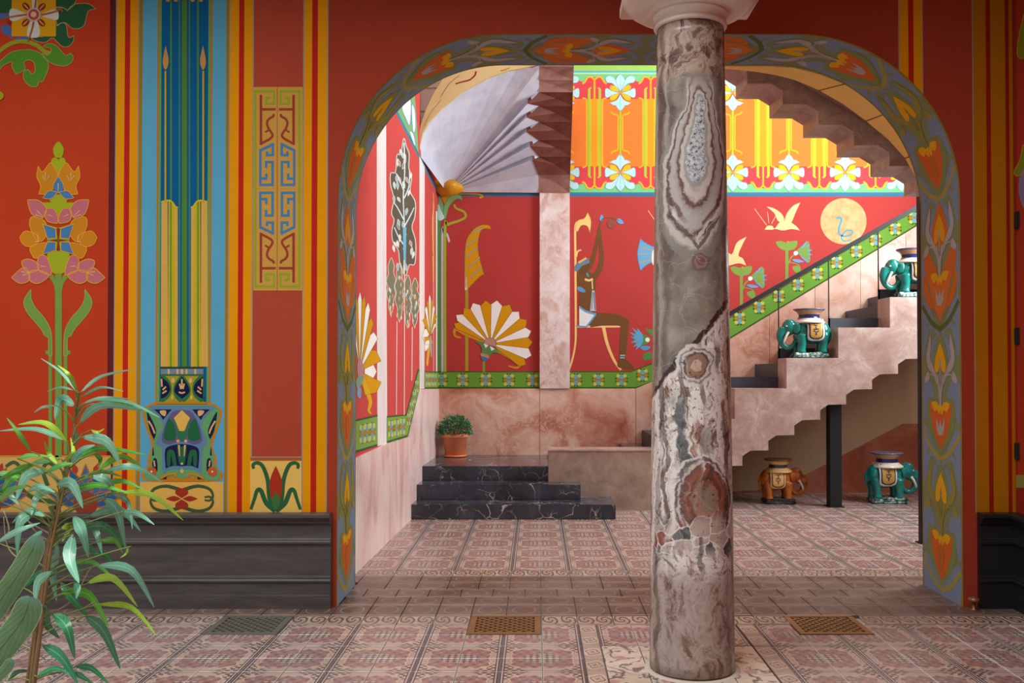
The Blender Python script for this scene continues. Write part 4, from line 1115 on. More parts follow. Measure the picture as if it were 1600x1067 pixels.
def sof_unit(v0, side, kind, vs=1.0):
    a = ArtS('painted_tulip', wall_front, SofUnit(v0, side, vs), 0, 0, 1.0, base=1); a.sx = 0.0
    e = .262
    if kind == 0:
        body, crown, stem, halo, drop, lf = '#cc632c', '#dca41d', '#8f8540', OLG, '#dca41d', '#958a3e'
    elif kind == 1:
        body, crown, stem, halo, drop, lf = '#cc632c', '#dca41d', '#a49a90', OLG, '#dca41d', '#aaa39c'
    else:
        body, crown, stem, halo, drop, lf = '#d06f2c', '#dca41d', '#aaa098', '#c96a2a', '#d9971f', '#aba39f'
    # slate loops and patches
    a.sp([(.0, .70), (.06, .775), (.13, .80), (.20, .76), (e, .80), (e, .56), (.215, .64), (.16, .745), (.09, .745), (.035, .70)], SLATE)
    a.sp([(.10, .33), (.19, .25), (e, .16), (e, .42), (.19, .44), (.13, .40)], SLATE); a.sp([(e, -.04), (e, .13), (.19, .11), (.09, .0), (.16, .0)], SLATE)
    a.sp([(.11, .50), (.145, .55), (.125, .66), (.085, .70), (.05, .69), (.10, .60)], SLATE)
    if side >= 0 and v0 < .3: a.poly([(0, -.11), (e, -.11), (e, .10), (.17, .12), (0, -.04)], SLATE)
    a.up()
    a.sp([(0, -.04, 1), (.16, .10), (.205, .22), (.17, .32), (0, .28, 1)], OLG if kind < 2 else '#8a7a54')
    a.st([(e, .10), (.13, -.01), (0, -.06)], .035, OLE if kind < 2 else '#5c6b36'); a.sp([(0, .73, 1), (.075, .64), (.115, .55), (.10, .455), (0, .44, 1)], halo)
    if kind == 2: a.sp([(.03, .26), (.12, .22), (.2, .27), (.235, .38), (.22, .47), (.16, .44), (.11, .38), (.06, .33)], halo); a.sp([(.10, .08), (.18, .10), (.245, .22), (.235, .30), (.17, .2)], halo)
    a.up()
    a.sp([(0, 0, 1), (.075, .075), (.128, .165), (.150, .235), (.158, .295, 1), (.08, .25), (0, .245, 1)], body)
    a.sp([(.055, .41), (.11, .47), (.17, .50), (.205, .57), (.185, .64), (.14, .725, 1), (.135, .64), (.15, .57), (.10, .51), (.06, .45)], lf)
    a.sp([(.16, .44), (.215, .41), (.235, .43), (.20, .475), (.175, .48)], lf)
    a.up()
    a.st([(.008, .27), (.02, .36), (.055, .43), (.12, .465), (.19, .455)], .016, stem, .010); a.st([(.006, .27), (.014, .38), (.05, .45), (.09, .49)], .014, stem)
    a.sp([(.02, .38), (.04, .42), (.035, .47), (.018, .43)], stem)
    a.sp([(0, .665, 1), (.05, .60), (.078, .54), (.076, .49), (.045, .478), (.018, .50), (0, .535, 1)], drop)
    a.poly([(0, .27), (.007, .27), (.007, .52), (.018, .53), (0, .575)], stem)
    a.sp([(.0, .245, 1), (.018, .215), (.05, .245), (.09, .235), (.13, .285), (.06, .295), (.02, .27), (.0, .285, 1)], crown)
    if kind != 0: a.up().poly([(0, .185), (.02, .14), (.06, .20), (.055, .12), (.03, .085), (0, .085)], '#aaa398')
    else: a.up().sp([(0, .2), (.04, .19), (.03, .09), (0, .075)], '#b8682e')
    a.done()
for side in (0, 1):
    for k in range(6):
        kind = (0, 1, 2, 0, 1, 2)[k]
        if side == 0 and k in (1,): kind = 0
        sof_unit(.095 + .808 * k, side, kind, .84 if k == 5 else 1.0)

# ------------------------------------------------------------------ back wall of the stair hall
TEAL, GB = '#4a7391', '#6a9e3c'
a = Art('painted_line', wall_back, PB, 0, 0, 1, base=1); a.rect(672, 301.5, 1560, 307, TEAL); a.done()
a = Art('painted_lotus', wall_back, PB, 700, 330, 3.95, base=2); GD, WHT = '#d39a16', '#f3f1ee'
a.rect(106, 470, 126, 992, '#ad9a38'); a.rect(213, 905, 229, 992, '#7f9a45')
a.sp([(262, 112), (258, 92), (235, 84), (195, 90), (150, 122), (110, 200), (104, 390), (118, 484, 1), (205, 396), (226, 404, 1), (190, 270), (185, 190), (205, 118), (245, 106)], GD, '#a07c18', 3); a.up()
for q in ([(118, 214), (184, 164)], [(116, 278), (184, 222)], [(122, 352), (196, 284)], [(136, 410), (208, 338)], [(152, 134), (216, 104)]): a.st(q, 9, '#7c7a60'); a.L += .5; a.st(q, 5, '#b9b8a4'); a.L -= .5
a.poly([(104, 375), (116, 420), (118, 486), (104, 486)], '#dcd8d0'); a.st([(110, 470), (107, 300), (116, 200), (150, 128), (200, 92)], 6, '#b0a24a')
tips = [(36, 692), (50, 640), (98, 598), (154, 566), (232, 551), (303, 550), (381, 576), (438, 620), (486, 672), (514, 740), (522, 808), (516, 890), (480, 947)]
a.up().st([(225, 797), (120, 762), (55, 728), (38, 748), (48, 772), (80, 780)], 30, '#d0912a', 10); a.st([(305, 850), (390, 905), (440, 935), (428, 965), (372, 955)], 30, '#d0912a', 10); a.up()
a.fan(262, 818, tips, (GD, WHT), 38, '#7d6420', 2.5, .90); a.up(2)
a.sp([(222, 818, 1), (232, 790), (262, 780), (292, 798), (298, 840, 1), (262, 828)], '#bd8f80', '#8a5d4e', 2); a.up()
a.sp([(165, 800, 1), (205, 805), (222, 818), (262, 832), (298, 850), (322, 882, 1), (280, 872), (262, 890), (240, 895), (212, 880), (205, 835)], '#5a9050'); a.up(); a.poly([(220, 815), (250, 828), (232, 845)], WHT); a.poly([(258, 830), (290, 850), (268, 862)], WHT)
a.sp([(205, 875), (250, 890), (248, 908), (205, 895)], '#c08a72'); a.sp([(205, 895), (248, 908), (228, 924), (210, 912)], '#4a7aa8'); a.done()
a = Art('painted_corner_stems', wall_back, PB, 660, 270, 3.05, base=2)
a.rect(76, 215, 86, 948, '#4f9a58'); a.st([(95, 948), (95, 310), (104, 290), (118, 294), (128, 330)], 10, '#c3c4d4'); a.st([(108, 948), (108, 290), (122, 248), (170, 230), (205, 212), (198, 186), (160, 168), (152, 150)], 13, '#a8b040', 9)
a.up(); a.sp([(100, 212), (106, 150), (140, 106), (180, 104), (190, 132, 1), (165, 124), (128, 160), (112, 215)], '#86b474', '#5d8f55', 3); a.sp([(80, 96, 1), (180, 98, 1), (130, 112), (106, 150, 1), (92, 120)], '#c79a1c'); a.sp([(78, 110), (98, 150), (108, 215, 1), (76, 222, 1)], '#7eb48a'); a.up(); a.sp([(76, 150), (90, 180), (104, 216), (76, 224)], '#cfe0e6'); a.st([(178, 99), (260, 101), (288, 112), (272, 119)], 9, '#c9a02a')
a.done()
# seated figure with raised arms
a = Art('painted_seated_figure', wall_back, PB, 885, 330, 4.105, base=2); CRM, BRN = '#eec77c', '#74502f'
a.st([(18, 1016), (42, 935), (57, 850), (60, 740), (58, 330), (57, 110), (74, 68)], 11, CRM, 15); a.sp([(58, 112), (72, 62), (115, 45), (136, 8, 1), (158, 62), (150, 140, 1), (134, 96), (95, 92), (72, 130)], CRM, '#b08a4a', 3); a.st([(62, 292), (72, 258), (96, 248)], 14, CRM, 7)
a.poly([(60, 734), (345, 734), (345, 745), (60, 747)], CRM); a.st([(238, 742), (262, 850), (305, 955), (350, 1018)], 22, CRM, 14); a.up()
a.st([(118, 395), (160, 330), (188, 230), (208, 110)], 40, BRN, 14); a.st([(150, 440), (205, 385), (226, 300), (218, 190), (212, 100)], 44, BRN, 15)
a.sp([(70, 400), (120, 372), (180, 420), (186, 500), (170, 570), (186, 655), (110, 700), (76, 620), (82, 520), (68, 450)], BRN)
a.st([(150, 700), (250, 692), (340, 700), (385, 728)], 92, BRN, 56); a.st([(376, 705), (366, 830), (358, 965)], 56, BRN, 40); a.sp([(338, 950), (380, 950), (432, 1000), (420, 1016), (332, 1000)], BRN)
a.sp([(72, 345), (130, 312), (148, 345), (128, 395), (90, 410)], '#6a4a30'); a.up()
a.sp([(48, 372), (70, 330), (135, 302), (146, 330), (100, 352), (70, 385)], '#6a8494'); a.st([(78, 330), (128, 300)], 14, '#d8b06a'); a.st([(118, 436), (145, 444), (170, 434)], 14, '#e6c987'); a.st([(130, 395), (142, 420)], 12, '#5f9a90')
a.sp([(70, 485), (100, 490), (122, 510), (112, 522), (75, 508)], '#5a9ac0'); a.st([(165, 445), (168, 500)], 8, '#e6c987'); a.poly([(164, 508), (180, 508), (190, 640), (152, 640)], '#bfc4c8'); a.up(); a.st([(168, 520), (162, 630)], 5, '#6b86a8'); a.st([(175, 520), (184, 635)], 5, '#3f4a6a')
a.sp([(82, 608, 1), (130, 638), (192, 655, 1), (165, 700), (128, 742, 1), (82, 732, 1)], '#e0e6e4'); a.up(); a.st([(85, 615), (130, 645), (188, 660)], 12, '#62a4c6'); a.st([(130, 738), (160, 700), (188, 662)], 10, '#62a4c6'); a.st([(62, 735), (130, 742)], 9, '#62a4c6'); a.st([(344, 925), (376, 925)], 9, '#86c4d0'); a.st([(344, 940), (374, 940)], 7, '#86c4d0')
a.sp([(224, 24), (238, 40), (228, 66), (212, 52)], '#62a4d6'); a.sp([(320, 55), (345, 48), (368, 76), (340, 80)], '#62a4d6'); a.disc(287, 80, 26, '#8a5546', 30); a.st([(212, 100), (225, 60), (250, 40), (300, 45), (335, 60)], 8, '#7a5a40', 5); a.done()
a = Art('painted_blue_lotus', wall_back, PB, 860, 310, 3.442, base=2)
a.st([(525, 65), (572, 130), (600, 150)], 4, '#e0b878'); a.sp([(484, 218, 1), (530, 250), (620, 285), (620, 325), (530, 350), (484, 388, 1), (468, 300)], '#6aa6ca', '#5288b0', 3); a.up()
for y, y2 in ((262, 290), (300, 303), (345, 318)): a.st([(478, y), (540, (y + y2) / 2), (600, y2)], 4, '#c99a4a')
a.sp([(555, 275), (600, 270), (600, 340), (555, 360), (545, 315)], '#efe6d4'); a.done()
a = Art('painted_water_plant', wall_back, PB, 860, 310, 3.442, base=2)
a.sp([(450, 745), (500, 730), (540, 760), (500, 790), (455, 775)], '#5a8a48'); a.sp([(510, 700), (545, 705), (600, 690), (600, 740), (540, 735)], '#5a8a48'); a.sp([(500, 840), (540, 825), (545, 860), (505, 870)], '#5a8a48'); a.up()
for q in ((440, 695), (455, 705), (425, 720), (430, 745), (430, 775), (445, 800), (465, 695), (458, 815)): a.leaf(500, 760, q[0], q[1], 18, '#62a4c8')
a.sp([(480, 800), (510, 792), (540, 800), (510, 818)], '#5a9ac8'); a.disc(522, 760, 12, '#f0ece0'); a.done()
def water_plant(dx, dy):
    a = Art('painted_water_plant', wall_back, PB, 1120 + dx / 4.447, 280 + dy / 4.447, 4.447, base=2); g = '#7b9c48'
    a.rect(476, 480, 497, 700, g); a.sp([(410, 440), (440, 430), (480, 440), (520, 430), (560, 432), (545, 480), (490, 496), (440, 482)], g); a.st([(497, 590), (515, 545), (548, 520)], 9, g); a.sp([(545, 505, 1), (600, 455), (640, 440), (645, 575), (600, 545)], g); a.st([(500, 575), (560, 590), (575, 610)], 6, g); a.sp([(525, 610), (575, 602), (580, 650), (545, 645)], g); a.up()
    for tx, ty in ((625, 428), (650, 450), (668, 490), (668, 525), (655, 560), (635, 585)): a.leaf(575, 512, tx, ty, 22, '#6c9ac0'); a.L += .2
    a.sp([(585, 485), (625, 470), (632, 555), (590, 535)], g); a.up(); a.sp([(522, 560), (560, 556), (605, 572), (560, 580)], '#6c9ac0'); a.disc(548, 514, 15, '#f3efe6'); a.disc(493, 436, 7, '#d8863a'); a.done()
water_plant(0, 0); water_plant(-316, 176)
BIRD = '#dfc78c'
a = Art('painted_bird', wall_back, PB, 1120, 280, 4.447, base=2)
a.sp([(332, 350, 1), (352, 324), (385, 324), (402, 342), (440, 298), (500, 296), (545, 320), (578, 356, 1), (520, 346), (460, 356), (410, 346), (378, 351)], BIRD); a.sp([(345, 190, 1), (395, 202), (445, 235), (468, 275), (462, 305, 1), (425, 290), (398, 235)], BIRD); a.sp([(470, 295, 1), (485, 240), (530, 185), (580, 162, 1), (550, 225), (520, 300, 1)], BIRD)
for q in ([(262, 205), (345, 318)], [(352, 225), (362, 305)], [(425, 225), (380, 310)]): a.st(q, 3.5, '#ecc58e')
a.done()
a = Art('painted_bird', wall_back, PB, 1120, 280, 4.447, base=2)
a.sp([(206, 400, 1), (175, 460), (150, 528), (180, 550), (204, 600, 1), (150, 584), (60, 602), (20, 560), (60, 500), (105, 520), (140, 440)], BIRD); a.st([(-10, 395), (50, 520)], 4, '#ecc58e'); a.done()
def gilt():
    t = NT('gilt_disc', .5, .4); n = t.noise(t.pos(), 9, 6, .7); return t.out(t.ramp(n, [(.32, '#a8803e'), (.5, '#c49d5e'), (.68, '#d2b27a')]))
a = Art('painted_sun_disc', wall_back, PB, 1120, 280, 4.447, base=2); a.disc(880, 292, 160, gilt(), n=64); a.up(); a.st([(832, 272), (850, 266), (866, 282), (850, 335), (850, 380), (890, 396), (938, 380), (938, 358), (900, 358), (866, 400), (885, 430), (936, 420)], 15, '#4f9ab8', 7, n=8); a.done()
# floral frieze high on the wall
a = Art('painted_frieze_ground', wall_back, PB, 0, 0, 1, base=1); GRN = '#78c584'
a.rect(850, 30, 1560, 301, GRN); a.up(); a.rect(850, 40, 1560, 110, '#98c662'); a.up(); a.rect(850, 111.5, 1560, 113.5, '#4fa6c8'); a.rect(850, 113.5, 1560, 116, '#a8e0a0'); a.rect(850, 153.5, 1560, 262, '#e57c36'); a.done()
def frieze(k):
    a = Art('painted_frieze_flower', wall_back, PB, 888 + 87.8 * k, 95, 4.965, base=4); a.sy = 558; a.sx = 203
    Y1, LM, RDD = '#e3b02a', '#a9c03e', '#d0474d'
    a.poly([(203, 128), (152, 126), (118, 166), (70, 150), (20, 200), (-15, 240), (-15, 296), (203, 296)], RDD); a.up()
    a.st([(108, 178), (128, 165), (150, 130), (180, 128), (203, 150)], 13, Y1)
    a.rect(196, 140, 203, 300, Y1); a.rect(136, 320, 150, 558, Y1); a.st([(110, 288), (138, 300), (143, 330)], 12, Y1); a.rect(152, 222, 172, 558, LM); a.st([(178, 210), (160, 222), (160, 260)], 12, LM); a.rect(172, 300, 203, 558, Y1)
    a.up().sp([(203, 288, 1), (186, 296), (181, 320), (181, 558, 1), (203, 558, 1)], '#e2982a')
    a.sx = 403; a.rect(396, 380, 403, 558, LM); a.st([(330, 392), (345, 412), (382, 424), (386, 460), (386, 558)], 12, Y1, n=4); a.up()
    W_, W2 = '#b0dbdd', '#86b6bd'
    a.sp([(290, 132), (325, 118), (362, 145), (392, 232, 1), (345, 178), (300, 168)], W_, W2, 2.5); a.sp([(403, 100, 1), (368, 148), (384, 200), (403, 244, 1)], W_, W2, 2.5); a.sp([(287, 222), (306, 216), (335, 232), (396, 250, 1), (335, 270), (306, 286), (287, 275)], W_, W2, 2.5)
    a.sp([(403, 258, 1), (375, 305), (320, 328, 1), (352, 346), (366, 346), (385, 375), (403, 388, 1)], W_, W2, 2.5); a.sp([(398, 246, 1), (366, 198), (324, 194), (330, 226)], '#d9b92c', '#b38a1c', 2); a.sp([(398, 252, 1), (366, 300), (326, 306), (330, 272)], '#d9b92c', '#b38a1c', 2); a.up().disc(403, 250, 10, '#ef8a3c'); a.done()
for k in range(-1, 7): frieze(k)
a = Art('painted_line', wall_back, PB, 0, 0, 1, base=5); a.rect(850, 300.5, 1560, 304.5, '#3f7a9e'); a.done()
# green band with beetle-like motifs
def motif(a, x, y, s=1.0, sq=1.0):
    L0 = a.L
    for sx_ in (-1, 1):
        for sy_ in (-1, 1): a.disc(x + 5.2 * s * sx_ * sq, y + 6.6 * s * sy_, 3.6 * s * sq, '#c9c45a', 3.0 * s, 10)
    a.L += 1
    for sy_ in (-1, 1): a.disc(x, y + 4.6 * s * sy_, 3.6 * s * sq, '#6aa9bb', 3.9 * s, 10)
    for sx_ in (-1, 1): a.disc(x + 5.2 * s * sx_ * sq, y, 4.4 * s * sq, '#a8843e', 3.0 * s, 10)
    a.L += 1
    for sx_ in (-1, 1):
        for sy_ in (-1, 1): a.disc(x + 2.6 * s * sx_ * sq, y + 9.8 * s * sy_, 1.1 * s * sq, '#22301c', n=6); a.disc(x + 9.4 * s * sx_ * sq, y + 2.4 * s * sy_, 1.0 * s * sq, '#22301c', n=6)
    a.L = L0
a = Art('painted_green_band', wall_back, PB, 0, 0, 1, base=2)
def bandpoly(dt, db, c):
    up_ = [(670, 580), (843, 580), (985, 580), (1020, 567), (1140, 496), (1450, 316.5)]; dn = [(1450, 342.5), (1140, 529.5), (1022, 596.5), (994, 607), (843, 607), (670, 607)]
    a.poly([(x, y + dt) for x, y in up_] + [(x, y - db) for x, y in dn], c)
bandpoly(0, 0, '#3f5a2c'); a.up(); bandpoly(1.6, 2.4, GB); a.up()
for x in (690, 723, 759, 795, 832): motif(a, x, 593.5, .95)
for x, y in ((900, 593.5), (935, 593.5), (971, 593.5), (1004, 586), (1035, 567), (1065, 549.5), (1095, 532), (1125, 514.5), (1155.5, 497.7), (1186, 480), (1216.7, 462.5), (1246.6, 445), (1277, 427.5), (1307, 410), (1337.7, 392.7), (1367.8, 375.3), (1398.4, 357.8), (1428, 340.5)): motif(a, x, y, .95)
a.done()

# ------------------------------------------------------------------ left wall of the stair hall
LGB = '#7fa552'
a = Art('painted_line', wall_left, PL, 0, 0, 1, base=1); a.st([(600, 137), (622, 180), (655, 245), (664, 262), (684, 301)], 3.4, '#4288a2', smooth=False); a.done()
a = Art('painted_upper_frieze', wall_left, PL, 0, 0, 1, base=1); a.poly([(595, 125), (622, 178), (654, 243), (652, 205), (648, 150), (640, 120)], '#78b07c'); a.up()
for q in ([(628, 168), (636, 150), (642, 160), (640, 195), (634, 185)], [(643, 165), (648, 172), (649, 200), (645, 205)], [(640, 205), (646, 210), (649, 228), (645, 222)], [(630, 155), (634, 140), (640, 140), (638, 152)]): a.sp(q, '#e4eee6', '#5a93b0', .8)
a.done()
a = Art('white_strip', wall_left, PL, 0, 0, 1, base=2); a.poly([(588.5, 150), (603, 150), (603.5, 430), (605, 693), (589.5, 697), (588.5, 430)], MARBLE_WHITE); a.done()
a = Art('white_strip', wall_left, PL, 0, 0, 1, base=2); a.poly([(655.2, 244), (663.4, 261), (663, 607), (655.2, 607.5)], MARBLE_WHITE); a.done()
a = Art('painted_tall_tree', wall_left, PL, 540, 130, 3.555, base=2); TD = '#5f5a4c'
tr = [(322, 306), (336, 350), (352, 395), (350, 470), (366, 520), (358, 600), (386, 660), (384, 740), (368, 800), (388, 880), (384, 1000), (352, 1010), (332, 1068), (302, 1010), (292, 930), (262, 880), (256, 820), (268, 760), (254, 720), (266, 640), (248, 560), (250, 500), (276, 492), (284, 400), (306, 390)]
a.sp(tr, TD, '#cfd0c4', 5); a.up(2); rt = random.Random(4)
for i in range(34):
    y = rt.uniform(360, 1000); hw = 12 + 50 * min(1, (y - 300) / 260); x = 322 + rt.uniform(-hw, hw); q = rt.uniform(.6, 2.5)
    a.leaf(x, y, x + 22 * math.cos(q), y + 46 * math.sin(q), 14, rt.choice(['#b9d5dc', '#8fb8c4', '#dfe5da', '#7d8a6a', '#c48a78']), '#d6dacd', 2.5)
a.up()
for q in ([(322, 330), (326, 480), (318, 640), (324, 800), (320, 1060)], [(322, 600), (290, 520), (275, 500)], [(322, 640), (350, 570), (352, 480)], [(322, 760), (285, 690), (262, 660)], [(322, 800), (360, 730), (378, 690)], [(322, 900), (290, 850), (268, 800)]): a.st(q, 7, '#cfe2e4', 5)
a.st([(325, 800), (326, 1010)], 20, '#69b0cc', 12); a.fr(540, 400, 3.335); a.st([(304, 20), (304, 400), (303, 828)], 5, '#e8c9c0'); a.done()
for i, (x, y0, y1, sx_) in enumerate(((236, 20, 310, 1), (280, 45, 340, 1), (322, 110, 370, 1), (360, 125, 370, 1))):
    a = Art('painted_small_tree', wall_left, PL, 540, 400, 3.335, base=2); rt = random.Random(i); n = 9; P1, P2 = [], []
    for k in range(n):
        t = k / (n - 1); wv = 22 * math.sin(math.pi * min(1, t * .9 + .08)) ** .8 * (1.15 if k % 2 else .75); y = y0 + (y1 - y0) * t; P1.append((x - wv, y)); P2.append((x + wv, y - 6))
    a.sp([(x, y0 - 10, 1)] + P2 + [(x, y1 + 8, 1)] + P1[::-1], '#7d7a62', '#d3cfbd', 3); a.up(2)
    for k in range(12): yy = rt.uniform(y0 + 25, y1 - 20); xx = x + rt.uniform(-11, 11); a.leaf(xx, yy, xx + rt.uniform(-4, 4), yy + 28, 8, rt.choice(['#c9b860', '#b9cdd0', '#d8864f', '#a9ae8c', '#d9d6c6']))
    if i in (1, 3): a.st([(x - 14, y1), (x - 16, 600), (x - 17, 826 if i == 1 else 650)], 4.5, '#e8c9c0')
    a.done()
a = Art('painted_lotus', wall_left, PL, 540, 400, 3.335, base=2)
a.fan(72, 600, [(30, 240), (50, 205), (74, 186), (95, 206), (117, 242), (133, 320), (146, 396), (157, 492), (161, 602), (158, 712)], (WHT, GD), 28, '#8a7428', 2.5, .9)
a.st([(85, 640), (110, 700), (128, 760), (120, 805), (132, 822)], 30, '#d9ab2c', 8); a.up(2).sp([(60, 560), (80, 540), (92, 580), (88, 625), (64, 640)], '#b58a86'); a.sp([(55, 640), (92, 625), (85, 660), (60, 690)], '#7fa08a'); a.sp([(60, 690), (78, 690), (76, 740), (60, 730)], '#7fa9c4'); a.done()
a = Art('painted_lotus', wall_left, PL, 540, 400, 3.335, base=2)
a.fan(440, 420, [(417, 462), (412, 380), (413, 318), (419, 262), (428, 226), (437, 200), (450, 224), (459, 256), (467, 300), (469, 350)], (GD, WHT), 12, '#a88f38', 2, .9)
a.sp([(432, 440), (440, 480), (432, 540), (428, 572), (420, 560), (424, 500)], '#dcb03a'); a.sp([(414, 450), (434, 440), (432, 470), (414, 495)], WHT); a.sp([(438, 420), (448, 430), (450, 520), (442, 510)], '#a9aab0'); a.st([(456, -10), (452, -180), (458, -260), (456, -330)], 6, '#d8c05a', 3); a.st([(455, 0), (456, 100), (455, 140)], 8, '#d8c05a', 2); a.done()
a = Art('painted_corner_stems', wall_left, PL, 0, 0, 1, base=2); a.poly([(681, 330), (684, 330), (684, 581), (681, 581)], '#e6efe6'); a.poly([(683, 320), (685.5, 320), (685.5, 581), (683, 581)], '#57a862'); a.poly([(676, 315), (678.2, 320), (678.5, 581), (676.2, 581)], '#d88f7e'); a.done()
a = Art('painted_green_band', wall_left, PL, 0, 0, 1, base=3)
def lband(pts, inner, mots):
    a.poly(pts, '#46603a'); a.up(); a.poly(inner, LGB); a.up()
    for x, y, s, q in mots: motif(a, x, y, s, q)
    a.L -= 2
lband([(545, 658), (589.5, 647.5), (589.5, 697), (545, 711)], [(545, 661), (589.5, 650.5), (589.5, 693.5), (545, 707)], [(566, 678, 1.5, .35), (573, 676, 1.5, .35), (581, 674.5, 1.5, .35)])
lband([(604, 650), (634, 647), (652.5, 577), (655.2, 577), (655.2, 608), (637, 682.5), (604, 692.5)], [(604, 652.5), (635, 649.5), (653.5, 580), (655.2, 580), (655.2, 604), (636, 679.5), (604, 689)],
      [(610, 670, 1.35, .35), (619, 668.5, 1.35, .35), (628, 666.5, 1.35, .35), (638, 655, 1.0, .3), (642, 638, 1.0, .3), (646.5, 621, 1.0, .3), (650.5, 604, 1.0, .3)])
lband([(663, 580), (685, 580.5), (685, 607), (663, 607)], [(663, 581.8), (685, 582.2), (685, 605), (663, 605)], [(667.5, 593.5, 1.0, .3), (673, 593.5, 1.0, .3), (678.5, 593.5, 1.0, .3)])
a.done()
# ornament on the yellow rib
a = Art('painted_scroll', vault, Plane((0, 9.25, 0), (0, -1, 0)), 640, 100, 4.85, base=2)
a.st([(348, 150), (400, 135), (455, 120), (495, 85), (503, 55)], 9, '#8a2a22', 12); a.st([(235, 250), (300, 150), (380, 85)], 4, '#8a5a2a', 3); a.st([(110, 470), (160, 370), (240, 270)], 3, '#8a7a3a'); a.st([(690, 52), (720, 45), (760, 28)], 8, '#a8742a', 5); a.done()
# ------------------------------------------------------------------ glazed elephant stools
def ceramic(name, c, c2, rough=.14):
    t = NT(name, rough, .6); p = t.coord(); n = t.noise(t.warp(p, 6, .05), 9, 5, .6)
    c_ = t.ramp(n, [(.32, c2), (.5, c), (.7, c)]); return t.out(c_, t.noise(p, 26, 3, .6), .10, .01)
TEALG = ceramic('teal_glaze', '#14857a', '#0d5a5c'); AMBER = ceramic('amber_glaze', '#b8641a', '#7d3a10')
NAVY = ceramic('navy_glaze', '#24306e', '#1a1f4a'); TAN = ceramic('tan_glaze', '#b58b62', '#94683f', .3)
RIM = ceramic('grey_blue_glaze', '#6c6a80', '#4e4a62', .2); IVORY = ceramic('ivory_glaze', '#e6ded0', '#c9bda8', .2)
OCHRE = ceramic('ochre_glaze', '#c9a24c', '#b0863a', .2); CREAMG = ceramic('cream_glaze', '#dfb978', '#c79a58', .2)
BLACKG = ceramic('dark_glaze', '#38343a', '#252228', .25); BROWNG = ceramic('brown_glaze', '#7d4a28', '#5c3218', .2)
def rockery():
    t = NT('rock_glaze', .2, .6); p = t.coord(); v = t.voro(t.warp(p, 20, .03), 26); n = t.noise(p, 30, 3, .7)
    c = t.ramp(v * .7 + n * .4, [(.25, '#dfe3da'), (.45, '#8fb3a4'), (.6, '#4f7f78'), (.75, '#2a3440')]); return t.out(c, v, .5, .02)
ROCK = rockery()
def tube(bm, pts, rads, seg=14):
    rings = []
    for i, p in enumerate(pts):
        p = Vector(p); d = (Vector(pts[min(i + 1, len(pts) - 1)]) - Vector(pts[max(i - 1, 0)])).normalized()
        a = d.orthogonal().normalized(); b = d.cross(a)
        rings.append([bm.verts.new(p + (a * math.cos(2 * math.pi * k / seg) + b * math.sin(2 * math.pi * k / seg)) * rads[i]) for k in range(seg)])
    # keep rings from twisting
    for i in range(1, len(rings)):
        best = min(range(seg), key=lambda s: (rings[i][s].co - rings[i - 1][0].co).length); rings[i] = rings[i][best:] + rings[i][:best]
        if (rings[i][1].co - rings[i - 1][1].co).length > (rings[i][-1].co - rings[i - 1][1].co).length: rings[i] = [rings[i][0]] + rings[i][:0:-1]
    for A, B in zip(rings, rings[1:]):
        for k in range(seg): bm.faces.new((A[k], A[(k + 1) % seg], B[(k + 1) % seg], B[k]))
    bm.faces.new(rings[0][::-1]); bm.faces.new(rings[-1])
def ball(bm, c, r, rot=None):
    m = Matrix.Translation(c) @ (rot or Matrix.Identity(4)) @ Matrix.Diagonal((*r, 1))
    bmesh.ops.create_uvsphere(bm, u_segments=20, v_segments=12, radius=1, matrix=m)
def spline3(pts, n=6):
    P = [Vector(p) for p in pts]; out = []
    for i in range(len(P) - 1):
        p0, p1, p2, p3 = P[max(i - 1, 0)], P[i], P[i + 1], P[min(i + 2, len(P) - 1)]
        for k in range(n):
            t = k / n; out.append(.5 * (2 * p1 + (p2 - p0) * t + (2 * p0 - 5 * p1 + 4 * p2 - p3) * t * t + (3 * p1 - p0 - 3 * p2 + p3) * t ** 3))
    return out + [P[-1]]
def lerp_list(v, n):
    out = []
    for i in range(len(v) - 1):
        for k in range(n): out.append(v[i] + (v[i + 1] - v[i]) * k / n)
    return out + [v[-1]]
def merged(bm, voxel, it):
    me = bpy.data.meshes.new('tmp'); bmesh.ops.recalc_face_normals(bm, faces=bm.faces); bm.to_mesh(me); bm.free()
    o = bpy.data.objects.new('tmp', me); COL.objects.link(o)
    r = o.modifiers.new('r', 'REMESH'); r.mode = 'VOXEL'; r.voxel_size = voxel; r.use_smooth_shade = True
    s_ = o.modifiers.new('s', 'SMOOTH'); s_.iterations = it; s_.factor = .5
    dg = bpy.context.evaluated_depsgraph_get(); out = bpy.data.meshes.new_from_object(o.evaluated_get(dg))
    bpy.data.objects.remove(o); out.polygons.foreach_set('use_smooth', [True] * len(out.polygons)); return out
